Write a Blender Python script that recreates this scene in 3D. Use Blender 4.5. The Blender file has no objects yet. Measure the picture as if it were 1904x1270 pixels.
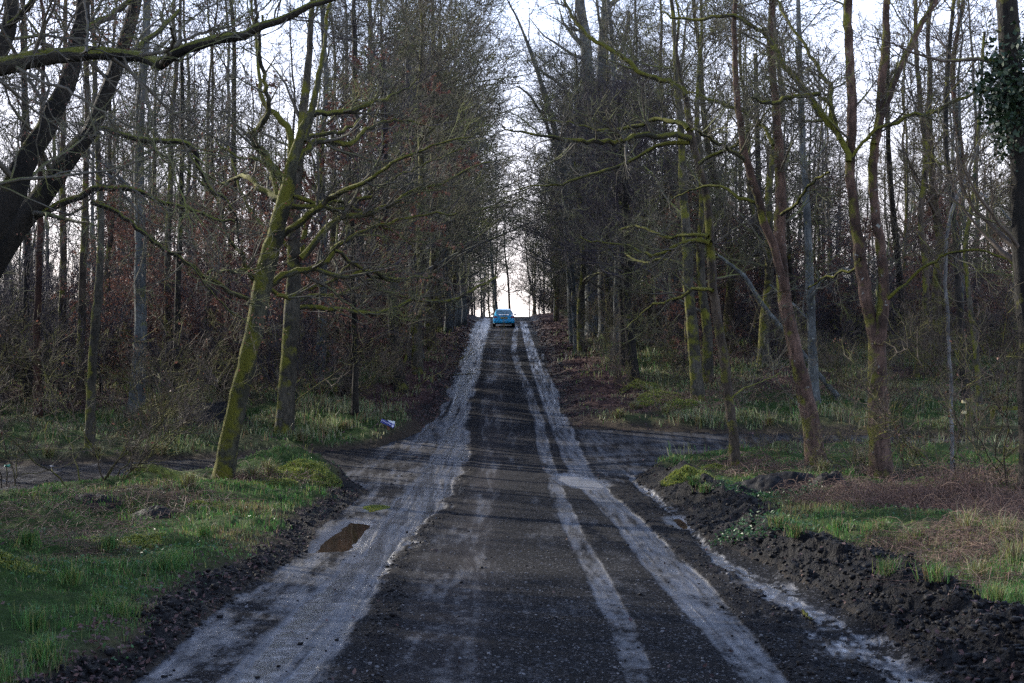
import bpy, math
import numpy as np
from mathutils import Vector, Matrix, Euler

# ------------------------------------------------------------------ camera, world, sun, exposure
S = bpy.context.scene
COL = S.collection
F = 2644.0          # focal length in photo pixels (1904 wide) = 50 mm
CX, CY = 952.0, 635.0
CZ = 3.3            # camera height above the low point of the junction
cam_d = bpy.data.cameras.new('camera')
cam = bpy.data.objects.new('camera', cam_d); COL.objects.link(cam)
cam.location = (0, 0, CZ); cam.rotation_euler = (math.radians(90), 0, 0)
cam_d.lens = 50.0; cam_d.sensor_width = 36.0; cam_d.sensor_fit = 'HORIZONTAL'
cam_d.clip_start = 0.1; cam_d.clip_end = 4000
S.camera = cam

SUN_AZ = math.radians(-50)     # left of straight ahead
SUN_EL = math.radians(24)
W = bpy.data.worlds.new('World'); S.world = W; W.use_nodes = True
nt = W.node_tree; nt.nodes.clear()
sky = nt.nodes.new('ShaderNodeTexSky'); sky.sky_type = 'NISHITA'; sky.sun_disc = False
sky.sun_elevation = SUN_EL; sky.sun_rotation = SUN_AZ
sky.air_density = 1.0; sky.dust_density = 2.6; sky.ozone_density = 4.5; sky.altitude = 50
bg = nt.nodes.new('ShaderNodeBackground'); bg.inputs[1].default_value = 0.15
wo = nt.nodes.new('ShaderNodeOutputWorld')
# thin bright cloud low over the horizon, thinning to blue overhead
_tc = nt.nodes.new('ShaderNodeTexCoord'); _sp = nt.nodes.new('ShaderNodeSeparateXYZ'); nt.links.new(_tc.outputs['Generated'], _sp.inputs[0])
_no = nt.nodes.new('ShaderNodeTexNoise'); _no.inputs['Scale'].default_value = 3.0; _no.inputs['Detail'].default_value = 5; nt.links.new(_tc.outputs['Generated'], _no.inputs['Vector'])
_ad = nt.nodes.new('ShaderNodeMath'); _ad.operation = 'MULTIPLY_ADD'; _ad.inputs[1].default_value = -0.5; nt.links.new(_no.outputs[0], _ad.inputs[0]); nt.links.new(_sp.outputs[2], _ad.inputs[2])
_mr = nt.nodes.new('ShaderNodeMapRange'); _mr.inputs['From Min'].default_value = -0.15; _mr.inputs['From Max'].default_value = 0.42; _mr.inputs['To Min'].default_value = 0.85; _mr.inputs['To Max'].default_value = 0.12; nt.links.new(_ad.outputs[0], _mr.inputs['Value'])
_mx = nt.nodes.new('ShaderNodeMix'); _mx.data_type = 'RGBA'; nt.links.new(_mr.outputs[0], _mx.inputs[0]); nt.links.new(sky.outputs[0], _mx.inputs[6]); _m2 = nt.nodes.new('ShaderNodeMapRange'); _m2.inputs['From Min'].default_value = 0.02; _m2.inputs['From Max'].default_value = 0.30; nt.links.new(_sp.outputs[2], _m2.inputs['Value'])
_cc = nt.nodes.new('ShaderNodeMix'); _cc.data_type = 'RGBA'; nt.links.new(_m2.outputs[0], _cc.inputs[0]); _cc.inputs[6].default_value = (9.6, 8.6, 8.3, 1); _cc.inputs[7].default_value = (5.6, 6.9, 10.2, 1); nt.links.new(_cc.outputs[2], _mx.inputs[7])
nt.links.new(_mx.outputs[2], bg.inputs[0]); nt.links.new(bg.outputs[0], wo.inputs[0])

sd = bpy.data.lights.new('sun', 'SUN'); sd.energy = 5.0; sd.angle = math.radians(0.6); sd.color = (1.0, 0.92, 0.80)
sun = bpy.data.objects.new('sun', sd); COL.objects.link(sun)
tosun = Vector((math.sin(SUN_AZ)*math.cos(SUN_EL), math.cos(SUN_AZ)*math.cos(SUN_EL), math.sin(SUN_EL)))
sun.rotation_euler = tosun.to_track_quat('Z', 'Y').to_euler()
sun.location = (-40, 40, 40)

S.view_settings.view_transform = 'Standard'; S.view_settings.look = 'None'
S.view_settings.gamma = 1.0; S.view_settings.use_curve_mapping = False
S.view_settings.exposure = 1.05
S.render.engine = 'CYCLES'
cy = S.cycles
cy.max_bounces = 5; cy.diffuse_bounces = 3; cy.glossy_bounces = 2; cy.transmission_bounces = 2
cy.volume_bounces = 0; cy.transparent_max_bounces = 4
cy.caustics_reflective = False; cy.caustics_refractive = False
cy.sample_clamp_indirect = 4.0
cy.use_denoising = False

# ------------------------------------------------------------------ helpers
def tag(o, label=None, cat=None, group=None, kind=None):
    if label: o['label'] = label
    if cat: o['category'] = cat
    if group: o['group'] = group
    if kind: o['kind'] = kind
    return o

def empty(name, loc):
    o = bpy.data.objects.new(name, None); COL.objects.link(o); o.location = loc
    o.empty_display_size = 0.3
    return o

def P(px, py, d):
    """photo pixel at distance d -> world point"""
    return np.array([(px-CX)*d/F, d, CZ + (CY-py)*d/F])

_tab = np.random.default_rng(7).random(65536)
def vnoise(x, y, seed=0):
    x = np.asarray(x, float); y = np.asarray(y, float)
    xi = np.floor(x).astype(np.int64); yi = np.floor(y).astype(np.int64)
    fx = x-xi; fy = y-yi
    fx = fx*fx*(3-2*fx); fy = fy*fy*(3-2*fy)
    def h(a, b): return _tab[((a*73856093) ^ (b*19349663) ^ (seed*83492791)) & 65535]
    return (h(xi, yi)*(1-fx)+h(xi+1, yi)*fx)*(1-fy) + (h(xi, yi+1)*(1-fx)+h(xi+1, yi+1)*fx)*fy
def fbm(x, y, octv=4, seed=0):
    s = 0; a = 0.5; t = 0
    for i in range(octv):
        s = s + a*vnoise(x, y, seed+i*17); t += a
        x = x*2.03+3.1; y = y*2.03+1.7; a *= 0.5
    return s/t
def ss(a, b, x):
    t = np.clip((x-a)/(b-a), 0, 1); return t*t*(3-2*t)

# ------------------------------------------------------------------ terrain
_py = np.array([-60, 0, 10.8, 22.7, 32, 40, 50, 61, 80, 117, 145, 165, 200, 300, 900.])
_pz = np.array([0.0, -1.95, -2.59, -3.1, -3.27, -3.2, -2.55, -1.5, -0.45, 1.2, 2.55, 2.75, 1.2, -4, -20])
_gy = np.arange(-60, 900, 0.5); _gz = np.interp(_gy, _py, _pz)
_k = np.exp(-0.5*(np.arange(-12, 13)*0.5/2.2)**2); _k /= _k.sum()
_gz = np.convolve(np.pad(_gz, 12, mode='edge'), _k, mode='valid')
def prof(Y): return CZ + np.interp(Y, _gy, _gz)
_scan = np.concatenate([np.arange(2, 60, 0.05), np.arange(60, 150, 0.2)])
_scan_py = CY + (CZ-prof(_scan))*F/_scan
def depth_of(py):
    """distance where the bare road profile is seen at photo row py"""
    i = np.argmax(_scan_py <= py) if (_scan_py <= py).any() else len(_scan)-1
    return float(_scan[i])
def trace(pts):
    """[(px,py,...)] -> arrays Y, X sorted by Y (and scaled extras)"""
    r = []
    for p in pts:
        d = depth_of(p[1]); r.append([d, (p[0]-CX)*d/F] + [q*d/F for q in p[2:]])
    r.sort(); return np.array(r)
def band(t, Y, pad=True):
    X = np.interp(Y, t[:, 0], t[:, 1])
    return X
EL = trace([(290, 1240), (350, 1195), (410, 1150), (480, 1090), (545, 1040), (590, 990), (640, 945), (672, 915), (690, 880), (725, 850), (765, 820), (803, 785), (832, 740), (851, 690), (868, 640), (880, 606), (886, 590)])
ER = trace([(1750, 1268), (1640, 1200), (1525, 1125), (1440, 1076), (1345, 1029), (1300, 985), (1262, 950), (1205, 915), (1175, 890), (1120, 850), (1068, 800), (1048, 760), (1032, 720), (1018, 680), (1006, 640), (994, 610), (984, 590)])
# side track edges as Y(X)
def sidetrace(pts):
    r = sorted([((p[0]-CX)*depth_of(p[1])/F, depth_of(p[1])) for p in pts]); return np.array(r)
SN = sidetrace([(-300, 935), (0, 926), (250, 903), (450, 888), (640, 890), (700, 905), (1150, 905), (1180, 885), (1230, 866), (1300, 853), (1420, 841), (1600, 832), (1904, 838), (2300, 850)])
SF = sidetrace([(-300, 880), (0, 868), (200, 862), (400, 852), (600, 841), (700, 832), (770, 812), (1060, 796), (1150, 800), (1300, 805), (1500, 809), (1700, 813), (1904, 822), (2300, 832)])
def road_s(X, Y):
    """signed distance-like value: negative on the road or the side track"""
    xl = np.interp(Y, EL[:, 0], EL[:, 1]); xr = np.interp(Y, ER[:, 0], ER[:, 1])
    m = np.maximum(xl-X, X-xr)
    n = (fbm(X*0.9, Y*0.5, 3, 5)-0.5)
    m = m + n*0.55
    yn = np.interp(X, SN[:, 0], SN[:, 1]); yf = np.interp(X, SF[:, 0], SF[:, 1])
    sd_ = np.maximum(yn-Y, Y-yf)*0.85 + n*0.7
    k = 2.2
    h = np.clip(0.5+0.5*(sd_-m)/k, 0, 1)
    return sd_*(1-h)+m*h-k*h*(1-h)*0.6, m, sd_

def poly_sdf(X, Y, pl):
    d = np.full(X.shape, 1e9); ins = np.zeros(X.shape, bool)
    n = len(pl)
    for i in range(n):
        x0, y0 = pl[i]; x1, y1 = pl[(i+1) % n]
        ex, ey = x1-x0, y1-y0
        t = np.clip(((X-x0)*ex+(Y-y0)*ey)/(ex*ex+ey*ey), 0, 1)
        d = np.minimum(d, np.hypot(X-x0-t*ex, Y-y0-t*ey))
        c = ((y0 > Y) != (y1 > Y)) & (X < ex*(Y-y0)/(ey+1e-12)+x0)
        ins ^= c
    return np.where(ins, -d, d)
def pud(pts, rough=0.03):
    """puddle outline from pixels on its own level"""
    mid = np.mean([p[1] for p in pts]); lv = float(prof(depth_of(mid)))-0.02
    out = []
    for px, py in pts:
        d = (CZ-lv)*F/(py-CY); out.append(((px-CX)*d/F, d))
    # subdivide with a little wobble
    res = []
    rg = np.random.default_rng(len(pts)*7+int(mid))
    for i in range(len(out)):
        a = np.array(out[i]); b = np.array(out[(i+1) % len(out)])
        for j in range(4):
            q = a+(b-a)*j/4
            if j: q = q+rg.normal(0, rough, 2)
            res.append(tuple(q))
    return res, lv
PUD = [pud([(585, 1031), (629, 1029), (650, 1021), (662, 1010), (672, 998), (689, 977), (673, 974), (653, 972), (642, 980), (623, 994), (602, 1010)]),
       pud([(1251, 966), (1262, 964), (1274, 972), (1279, 982), (1272, 985), (1259, 976)], 0.01),
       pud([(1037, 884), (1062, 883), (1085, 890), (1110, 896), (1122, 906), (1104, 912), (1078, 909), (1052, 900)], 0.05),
       pud([(690, 948), (704, 946), (699, 951), (686, 953)], 0.02)]
LUMPS = [  # px, py(base), radius m, height m : raised ground
    (575, 905, 1.55, 0.42), (500, 895, 1.6, 0.25), (700, 795, 3.0, 0.2), (1260, 905, 1.0, 0.18)]
_L = []
for px, py, r, h in LUMPS:
    d = depth_of(py); _L.append(((px-CX)*d/F, d, r, h))

# tracks, (px centre, py, full width px)
T1 = trace([(500, 1268, 215), (575, 1171, 165), (620, 1123, 140), (667, 1076, 118), (702, 1029, 92), (744, 982, 100), (782, 935, 102), (816, 887, 78), (838, 844, 66), (851, 771, 34), (871, 697, 36), (894, 624, 26), (905, 594, 14)])
T1b = trace([(790, 800, 22), (812, 771, 22), (838, 697, 26), (868, 640, 16), (888, 600, 10)])
T3 = trace([(1195, 1268, 62), (1160, 1171, 52), (1112, 1076, 46), (1072, 1000, 36), (1038, 920, 30), (1018, 860, 26), (1001, 780, 20), (984, 730, 17), (965, 690, 14), (955, 650, 12), (960, 605, 8)])
T4 = trace([(1428, 1268, 85), (1350, 1171, 92), (1262, 1076, 92), (1180, 982, 66), (1132, 935, 54), (1085, 887, 48), (1062, 840, 42), (1040, 790, 34), (1018, 740, 26), (999, 690, 23), (984, 640, 18), (973, 600, 12)])
T2 = trace([(850, 1268, 70), (868, 1150, 60), (882, 1050, 52), (898, 950, 44), (915, 850, 34), (922, 780, 26), (930, 690, 20), (934, 620, 14)])
T5 = trace([(1690, 1268, 70), (1590, 1205, 95), (1475, 1123, 78), (1395, 1076, 64), (1320, 1029, 34), (1285, 990, 22), (1240, 945, 24), (1190, 905, 16)])
T5b = trace([(1070, 830, 14), (1060, 790, 14), (1040, 745, 14), (1022, 705, 12), (1012, 668, 6)])
R1 = trace([(700, 1268, 40), (720, 1171, 46), (728, 1080, 44), (770, 1010, 44), (830, 950, 32), (872, 880, 24), (884, 830, 16), (886, 760, 12), (896, 690, 9), (905, 640, 6)])
def strip(t, X, Y, soft=0.35, wob=0.0):
    c = np.interp(Y, t[:, 0], t[:, 1]); w = np.interp(Y, t[:, 0], t[:, 2])*0.5
    u = (X-c)/np.maximum(w, 0.03)
    u = u + wob
    e = 1-ss(1-soft, 1+soft, np.abs(u))
    e = e*np.where((Y > t[-1, 0]+4) | (Y < t[0, 0]-6), 0, 1)
    return e, u

def terrain(X, Y):
    X = np.asarray(X, float); Y = np.asarray(Y, float)
    z = prof(Y)
    s, sm, sd_ = road_s(X, Y)
    left = X < np.interp(Y, EL[:, 0], (EL[:, 1]+np.interp(EL[:, 0], ER[:, 0], ER[:, 1]))/2)
    near = 1-ss(30, 38, Y)
    off = np.maximum(s, 0)
    n1 = fbm(X*0.35, Y*0.35, 3, 1); n2 = fbm(X*1.3, Y*1.3, 4, 2); n3 = fbm(X*5, Y*5, 4, 3); n4 = fbm(X*2.6+9, Y*2.6, 4, 9)
    ridge = 1-np.abs(2*n4-1)
    # verge
    bank = ss(0, 1.0, off)*0.24 + ss(0.5, 5, off)*0.22
    z = z + bank + ss(0.5, 4, off)*(n1-0.5)*0.9 + ss(0, 0.8, off)*((n2-0.5)*0.34+(n3-0.5)*0.10)
    # churned mud on the right near side and left foot of the bank
    wr = np.where(left, 0.55, np.interp(Y, [8, 12, 20, 28, 34], [1.5, 1.35, 1.2, 1.4, 0.9]))
    mudb = ss(-0.15, 0.15, s)*(1-ss(wr*0.75, wr*1.15, s+(n2-0.5)*0.9))
    mudb = mudb*np.where(left, 0.8, 1.0)*(near*0.75+0.25)
    far_edge = ss(44, 50, Y)*ss(-0.25, 0.1, sm)*(1-ss(0.35, 1.3, sm+(n2-0.5)*1.2))
    z = z + mudb*near*np.where(left, 0.10, 0.15)*(ridge-0.35+1.2*(n3-0.5)) + mudb*near*np.where(left, 0, 0.04) + mudb*near*0.07*(fbm(X*13, Y*13, 3, 44)-0.5)
    # road relief
    on = 1-ss(-0.1, 0.15, s)
    wob = (fbm(X*3, Y*0.8, 3, 21)-0.5)
    a1, u1 = strip(T1, X, Y, 0.35, wob*0.9); a1b, _ = strip(T1b, X, Y, 0.5, wob)
    a3, u3 = strip(T3, X, Y, 0.22, wob*0.35); a4, u4 = strip(T4, X, Y, 0.16, wob*0.22); a2, u2 = strip(T2, X, Y, 0.6, wob)
    a5, u5 = strip(T5, X, Y, 0.5, wob*2.0); a5b, _ = strip(T5b, X, Y, 0.5, wob*1.5)
    r1, ur = strip(R1, X, Y, 0.6, wob*1.4)
    vv = (X-np.interp(Y, EL[:, 0], EL[:, 1]))/(np.interp(Y, ER[:, 0], ER[:, 1])-np.interp(Y, EL[:, 0], EL[:, 1]))
    streak = fbm(vv*46, Y*0.22, 3, 31); str2 = fbm(vv*120, Y*0.6, 2, 32); fa = np.minimum(1, 16/np.maximum(Y, 1)); mott = fbm(X*2.2, Y*0.9*fa**0.5, 4, 33); fine = fbm(X*14*fa**0.5, Y*7*fa**1.3, 3, 34)
    wet = np.zeros_like(X)
    wet = np.maximum(wet, a1*(0.56+1.1*(streak-0.45)+0.5*(str2-0.5)+0.4*(mott-0.5)+0.3*(fine-0.5)))
    wet = np.maximum(wet, a1b*(0.5+0.8*(streak-0.45)))
    lines4 = np.exp(-((np.abs(u4)-0.42)/0.07)**2)
    wet = np.maximum(wet, a4*(0.37+0.5*(fine-0.5)+0.3*(mott-0.5)+0.35*(str2-0.5))*(1-0.55*lines4*ss(0.3, 0.5, mott)))
    wet = np.maximum(wet, a3*(0.27+0.5*(fine-0.5)+0.35*(mott-0.5)+0.2*(str2-0.5)))
    wet = np.maximum(wet, a2*(0.10+0.5*(streak-0.5)+0.3*(fine-0.5)))
    wet = np.maximum(wet, a5*(ss(0.42, 0.66, fbm(X*15, Y*7, 4, 41))*0.45+0.25*ss(0.45, 0.6, mott)))
    wet = np.maximum(wet, a5b*ss(0.3, 0.6, fine)*0.45)
    # broad dusty middle-left strip and the junction apron
    side = (1-ss(-0.2, 0.2, sd_))
    turn = fbm((X*0.5-Y*0.9)*1.6, (X*0.9+Y*0.3)*0.35, 4, 51)
    mainc = ss(-1.0, 0.2, u1)*(1-ss(0.6, 2.2, u4))
    wet = np.maximum(wet, side*on*(1-mainc)*(np.where(X < 0, 0.02, 0.10)+0.14*np.exp(-(X/5.0)**2)+0.8*(turn-0.47)+0.4*(fine-0.5)))
    lft = ss(0.5, -1.5, X)*0.0
    midd = np.exp(-((X-np.interp(Y, T2[:, 0], T2[:, 1])+0.25)/0.55)**2)
    wet = np.maximum(wet, midd*on*(0.10+0.5*(mott-0.5)+0.4*(fine-0.5)))
    leftof = (X < np.interp(Y, T1[:, 0], T1[:, 1]))*on
    wet = np.maximum(wet, leftof*(0.24+0.9*(mott-0.5)+0.5*(fine-0.5)))
    clod = r1*ss(0.35, 0.6, fbm(X*7, Y*4, 3, 61)+0.12)
    gap = ((u4 > 1.0) & (u5 < -0.6))*on*(Y < 34)
    clod = np.maximum(clod, gap*ss(0.45, 0.6, fbm(X*6, Y*3, 3, 62)+0.04))
    clod = np.maximum(clod, side*on*(1-mainc)*np.where(X < -4, 0.75, 0.35)*ss(0.38, 0.6, turn))
    wet = wet*(1-0.85*clod)*(1-0.6*ss(-2.5, -5, X)*(Y > 28))
    wet = np.maximum(wet, 0.13*ss(0.52, 0.70, mott)*(0.3+1.2*fine))
    wet = np.clip(wet, 0, 1)*on
    brown = np.clip(midd*(0.75+0.5*(mott-0.5))+leftof*0.25+a2*0.4+side*0.18, 0, 1)*on
    z = z - on*(0.016*a1+0.010*a3+0.014*a4+0.02*a5) + on*clod*(0.012+0.05*(fbm(X*11, Y*11, 3, 63)-0.3)) + on*(n3-0.5)*0.02
    z = z + on*(a5+0.3*a1)*(fbm(X*7, Y*4, 3, 64)-0.5)*0.05
    for lx, ly, r, h in _L:
        dd = np.hypot(X-lx, Y-ly)/r
        z = z + h*np.exp(-dd**2*1.4)*(0.75+0.5*n2)*ss(-0.1, 0.5, s)
    for pl, lv in PUD:
        c = np.mean(pl, axis=0); rr = 4
        m = (np.abs(X-c[0]) < rr) & (np.abs(Y-c[1]) < rr)
        if m.any():
            d = poly_sdf(X[m], Y[m], pl)
            tgt = lv + np.clip(d, -0.3, 0.5)*0.16
            w = 1-ss(0.05, 0.7, d)
            z[m] = z[m]*(1-w)+tgt*w
            wm = wet[m]; wet[m] = np.maximum(wm, (1-ss(0.0, 0.35, d))*0.6*on[m])
    mud = np.clip(np.maximum(mudb*1.3, far_edge*0.9), 0, 1)
    grass = ss(0.25, 0.9, s)*(1-mud)
    litter = ss(44, 52, Y)*ss(-0.2, 0.3, sm)*(1-ss(2.2, 4.4, sm+(n1-0.5)*3))
    litter = np.maximum(litter, ss(4, 9, s)*ss(0.42, 0.6, n1)*0.8*ss(20, 40, Y))
    litter = np.where((sd_ < 0.3), 0, litter)
    grass = grass*(1-0.85*litter)
    dry = ss(0.48, 0.66, fbm(X*0.6+3, Y*0.5, 3, 71))
    return z, dict(s=s, sm=sm, sd=sd_, wet=wet, vv=vv, brown=brown, clod=clod, mud=mud, grass=grass, litter=litter, dry=dry, left=left)
def H(x, y): return float(terrain(np.array([x]), np.array([y]))[0][0])
def ground_pt(px, py, ymin=6.0, ymax=190.0):
    ys = np.arange(ymin, ymax, 0.1); xs = (px-CX)*ys/F
    zr = CZ+(CY-py)*ys/F
    zt = terrain(xs, ys)[0]
    i = np.argmax(zt >= zr) if (zt >= zr).any() else len(ys)-1
    return float(xs[i]), float(ys[i]), float(zt[i])

# ------------------------------------------------------------------ mesh building
class MB:
    def __init__(s): s.v = []; s.q = []; s.n = 0; s.c = []
    def add(s, v, q, col=None):
        v = np.asarray(v, np.float32).reshape(-1, 3); s.v.append(v); s.q.append(np.asarray(q, np.int64).reshape(-1, 4)+s.n); s.n += len(v)
        if col is not None: s.c.append(np.broadcast_to(np.asarray(col, np.float32), (len(v), 4)))
    def tubes(s, pts, rad, k, closed=True, jit=0.0, rng=None):
        pts = np.asarray(pts, float); rad = np.asarray(rad, float)
        if pts.ndim == 2: pts = pts[None]; rad = rad[None]
        B, n, _ = pts.shape
        if B == 0: return
        t = np.gradient(pts, axis=1); t /= np.linalg.norm(t, axis=2, keepdims=True)+1e-9
        mt = np.abs(pts[:, -1]-pts[:, 0]); ax = np.argmin(mt, axis=1)
        ref = np.eye(3)[ax][:, None, :]
        a = np.cross(t, ref); a /= np.linalg.norm(a, axis=2, keepdims=True)+1e-9
        b = np.cross(t, a)
        th = np.arange(k)*2*math.pi/k
        R = rad[:, :, None, None]
        if jit and rng is not None: R = R*(1+jit*rng.normal(0, 1, (B, n, k, 1)))
        v = pts[:, :, None, :] + R*(np.cos(th)[None, None, :, None]*a[:, :, None, :]+np.sin(th)[None, None, :, None]*b[:, :, None, :])
        i = np.arange(n-1)[:, None]; j = np.arange(k)[None, :]
        q = np.stack([i*k+j, i*k+(j+1) % k, (i+1)*k+(j+1) % k, (i+1)*k+j], -1).reshape(-1, 4)
        Q = (q[None]+(np.arange(B)*n*k)[:, None, None]).reshape(-1, 4)
        s.add(v.reshape(-1, 3), Q)
    def build(s, name, mat, parent=None, origin=(0, 0, 0), smooth=True, colname=None):
        v = np.concatenate(s.v) - np.asarray(origin, np.float32); q = np.concatenate(s.q).astype(np.int32)
        me = bpy.data.meshes.new(name)
        me.vertices.add(len(v)); me.vertices.foreach_set('co', v.astype(np.float32).ravel())
        me.loops.add(q.size); me.loops.foreach_set('vertex_index', q.ravel())
        me.polygons.add(len(q)); me.polygons.foreach_set('loop_start', np.arange(0, q.size, 4, dtype=np.int32))
        me.polygons.foreach_set('loop_total', np.full(len(q), 4, np.int32))
        me.polygons.foreach_set('use_smooth', np.full(len(q), smooth))
        me.update(calc_edges=True)
        if colname and s.c:
            a = me.color_attributes.new(colname, 'FLOAT_COLOR', 'POINT')
            a.data.foreach_set('color', np.concatenate(s.c).astype(np.float32).ravel())
        me.materials.append(mat)
        o = bpy.data.objects.new(name, me); COL.objects.link(o)
        if parent is not None: o.parent = parent
        else: o.location = origin
        return o

def resamp(pts, rad, n, wig=0.0, rng=None):
    """smooth (Catmull-Rom) resampling of a polyline"""
    pts = np.asarray(pts, float); rad = np.asarray(rad, float)
    L = np.r_[0, np.cumsum(np.linalg.norm(np.diff(pts, axis=0), axis=1))]
    u = np.linspace(0, L[-1], n)
    i = np.clip(np.searchsorted(L, u, side='right')-1, 0, len(pts)-2)
    t = ((u-L[i])/(L[i+1]-L[i]+1e-9))[:, None]
    p0 = pts[np.maximum(i-1, 0)]; p1 = pts[i]; p2 = pts[i+1]; p3 = pts[np.minimum(i+2, len(pts)-1)]
    q = 0.5*((2*p1)+(-p0+p2)*t+(2*p0-5*p1+4*p2-p3)*t*t+(-p0+3*p1-3*p2+p3)*t**3)
    if wig and rng is not None:
        w = rng.normal(0, wig, q.shape); w[0] = 0; q = q+w
    return q, np.interp(u, L, rad)

def spawn(rng, Pp, Rr, cnt, t0, t1, length, ang, m, wig, up, rf, rmin, outz=0.0, lenfall=0.45, drift=None):
    """grow cnt children on each parent polyline"""
    B, n, _ = Pp.shape
    idx = np.repeat(np.arange(B), cnt)
    if len(idx) == 0: return np.zeros((0, m, 3)), np.zeros((0, m)), np.zeros(0)
    C = len(idx)
    t = rng.uniform(t0, t1, C); f = t*(n-1); i = np.minimum(f.astype(int), n-2); w = (f-i)[:, None]
    pos = Pp[idx, i]*(1-w)+Pp[idx, i+1]*w
    tan = Pp[idx, i+1]-Pp[idx, i]; tan /= np.linalg.norm(tan, axis=1, keepdims=True)+1e-9
    pr = Rr[idx, i]*(1-w[:, 0])+Rr[idx, i+1]*w[:, 0]
    r = rng.normal(0, 1, (C, 3)); r[:, 2] += outz
    perp = r-(r*tan).sum(1, keepdims=True)*tan; perp /= np.linalg.norm(perp, axis=1, keepdims=True)+1e-9
    an = np.radians(rng.normal(ang, ang*0.22, C))[:, None]
    d = np.cos(an)*tan+np.sin(an)*perp
    L = length*rng.uniform(0.55, 1.15, C)*(1-lenfall*t)
    if drift is not None: d = d+drift
    out = np.zeros((C, m, 3)); out[:, 0] = pos
    st = (L/(m-1))[:, None]
    for j in range(1, m):
        d = d+rng.normal(0, wig, (C, 3)); d[:, 2] += up
        d /= np.linalg.norm(d, axis=1, keepdims=True)+1e-9
        out[:, j] = out[:, j-1]+d*st
    r0 = np.maximum(pr*rf*rng.uniform(0.7, 1.1, C), rmin)
    rad = r0[:, None]*(1-0.8*np.linspace(0, 1, m)[None]); rad = np.maximum(rad, rmin*0.6)
    return out, rad, L

# ------------------------------------------------------------------ materials
def mat(name):
    m = bpy.data.materials.new(name); m.use_nodes = True
    n = m.node_tree.nodes; l = m.node_tree.links
    b = n['Principled BSDF']; return m, n, l, b
def ramp(n, l, src, stops, interp='LINEAR'):
    r = n.new('ShaderNodeValToRGB'); r.color_ramp.interpolation = interp
    e = r.color_ramp.elements
    while len(e) > 1: e.remove(e[-1])
    e[0].position, c = stops[0]; e[0].color = (*c, 1) if len(c) == 3 else c
    for p, c in stops[1:]:
        k = e.new(p); k.color = (*c, 1)
    l.new(src, r.inputs[0]); return r.outputs[0]
def noise(n, l, vec, scale, detail=4, rough=0.55, w=None):
    t = n.new('ShaderNodeTexNoise'); t.inputs['Scale'].default_value = scale; t.inputs['Detail'].default_value = detail
    t.inputs['Roughness'].default_value = rough
    if vec is not None: l.new(vec, t.inputs['Vector'])
    return t.outputs[0]
def mixc(n, l, f, a, b):
    m = n.new('ShaderNodeMix'); m.data_type = 'RGBA'
    for s_, v in ((m.inputs[0], f), (m.inputs[6], a), (m.inputs[7], b)):
        if hasattr(v, 'is_output') or isinstance(v, bpy.types.NodeSocket): l.new(v, s_)
        elif isinstance(v, (int, float)): s_.default_value = v
        else: s_.default_value = (*v, 1)
    return m.outputs[2]
def math_(n, l, op, a, b=0.0, clamp=False):
    m = n.new('ShaderNodeMath'); m.operation = op; m.use_clamp = clamp
    for s_, v in zip(m.inputs, (a, b)):
        if isinstance(v, bpy.types.NodeSocket): l.new(v, s_)
        else: s_.default_value = v
    return m.outputs[0]
def bump(n, l, h, strength, dist, b):
    k = n.new('ShaderNodeBump'); k.inputs['Strength'].default_value = strength; k.inputs['Distance'].default_value = dist
    l.new(h, k.inputs['Height']); l.new(k.outputs[0], b.inputs['Normal'])

def bark(name, dark, light, moss=(0.105, 0.105, 0.014), mossy=0.5, lichen=0.3, twig=False, leftmoss=0.0, topmoss=None):
    m, n, l, b = mat(name)
    tc = n.new('ShaderNodeTexCoord'); mp = n.new('ShaderNodeMapping'); mp.inputs['Scale'].default_value = (1, 1, 0.28)
    l.new(tc.outputs['Object'], mp.inputs[0])
    n1 = noise(n, l, mp.outputs[0], 14, 6, 0.65)
    c = ramp(n, l, n1, [(0.3, dark), (0.7, light)])
    ge = n.new('ShaderNodeNewGeometry'); sx = n.new('ShaderNodeSeparateXYZ'); l.new(ge.outputs['Normal'], sx.inputs[0])
    if not twig:
        n0 = noise(n, l, tc.outputs['Object'], 1.1, 3)
        c = mixc(n, l, ramp(n, l, n0, [(0.42, (0, 0, 0)), (0.6, (1, 1, 1))]), c, mixc(n, l, 0.8, c, tuple(x*0.5 for x in dark)))
        n2 = noise(n, l, tc.outputs['Object'], 7, 5, 0.7)
        lf = ramp(n, l, n2, [(0.70-0.12*lichen, (0, 0, 0)), (0.74-0.12*lichen, (1, 1, 1))])
        c = mixc(n, l, math_(n, l, 'MULTIPLY', lf, 0.75*min(1, lichen*2)), c, (0.33, 0.36, 0.33))
    n3 = noise(n, l, tc.outputs['Object'], 2.3 if not twig else 1.0, 5, 0.6)
    k = math_(n, l, 'ADD', n3, math_(n, l, 'MULTIPLY', sx.outputs[2], topmoss or (0.22 if not twig else 0.13)))
    if leftmoss: k = math_(n, l, 'ADD', k, math_(n, l, 'MULTIPLY', sx.outputs[0], -leftmoss))
    th = 0.78-0.42*mossy
    mf = ramp(n, l, k, [(max(th-0.05, 0), (0, 0, 0)), (min(th+0.07, 1), (1, 1, 1))])
    n4 = noise(n, l, tc.outputs['Object'], 40, 3)
    mc = mixc(n, l, n4, tuple(x*0.5 for x in moss), tuple(min(1, x*1.7) for x in moss))
    c = mixc(n, l, mf, c, mc)
    l.new(c, b.inputs['Base Color']); b.inputs['Roughness'].default_value = 0.85
    b.inputs['Specular IOR Level'].default_value = 0.25
    if not twig:
        n5 = noise(n, l, mp.outputs[0], 30, 5, 0.7)
        bump(n, l, n5, 1.0, 0.05, b)
    return m

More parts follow.
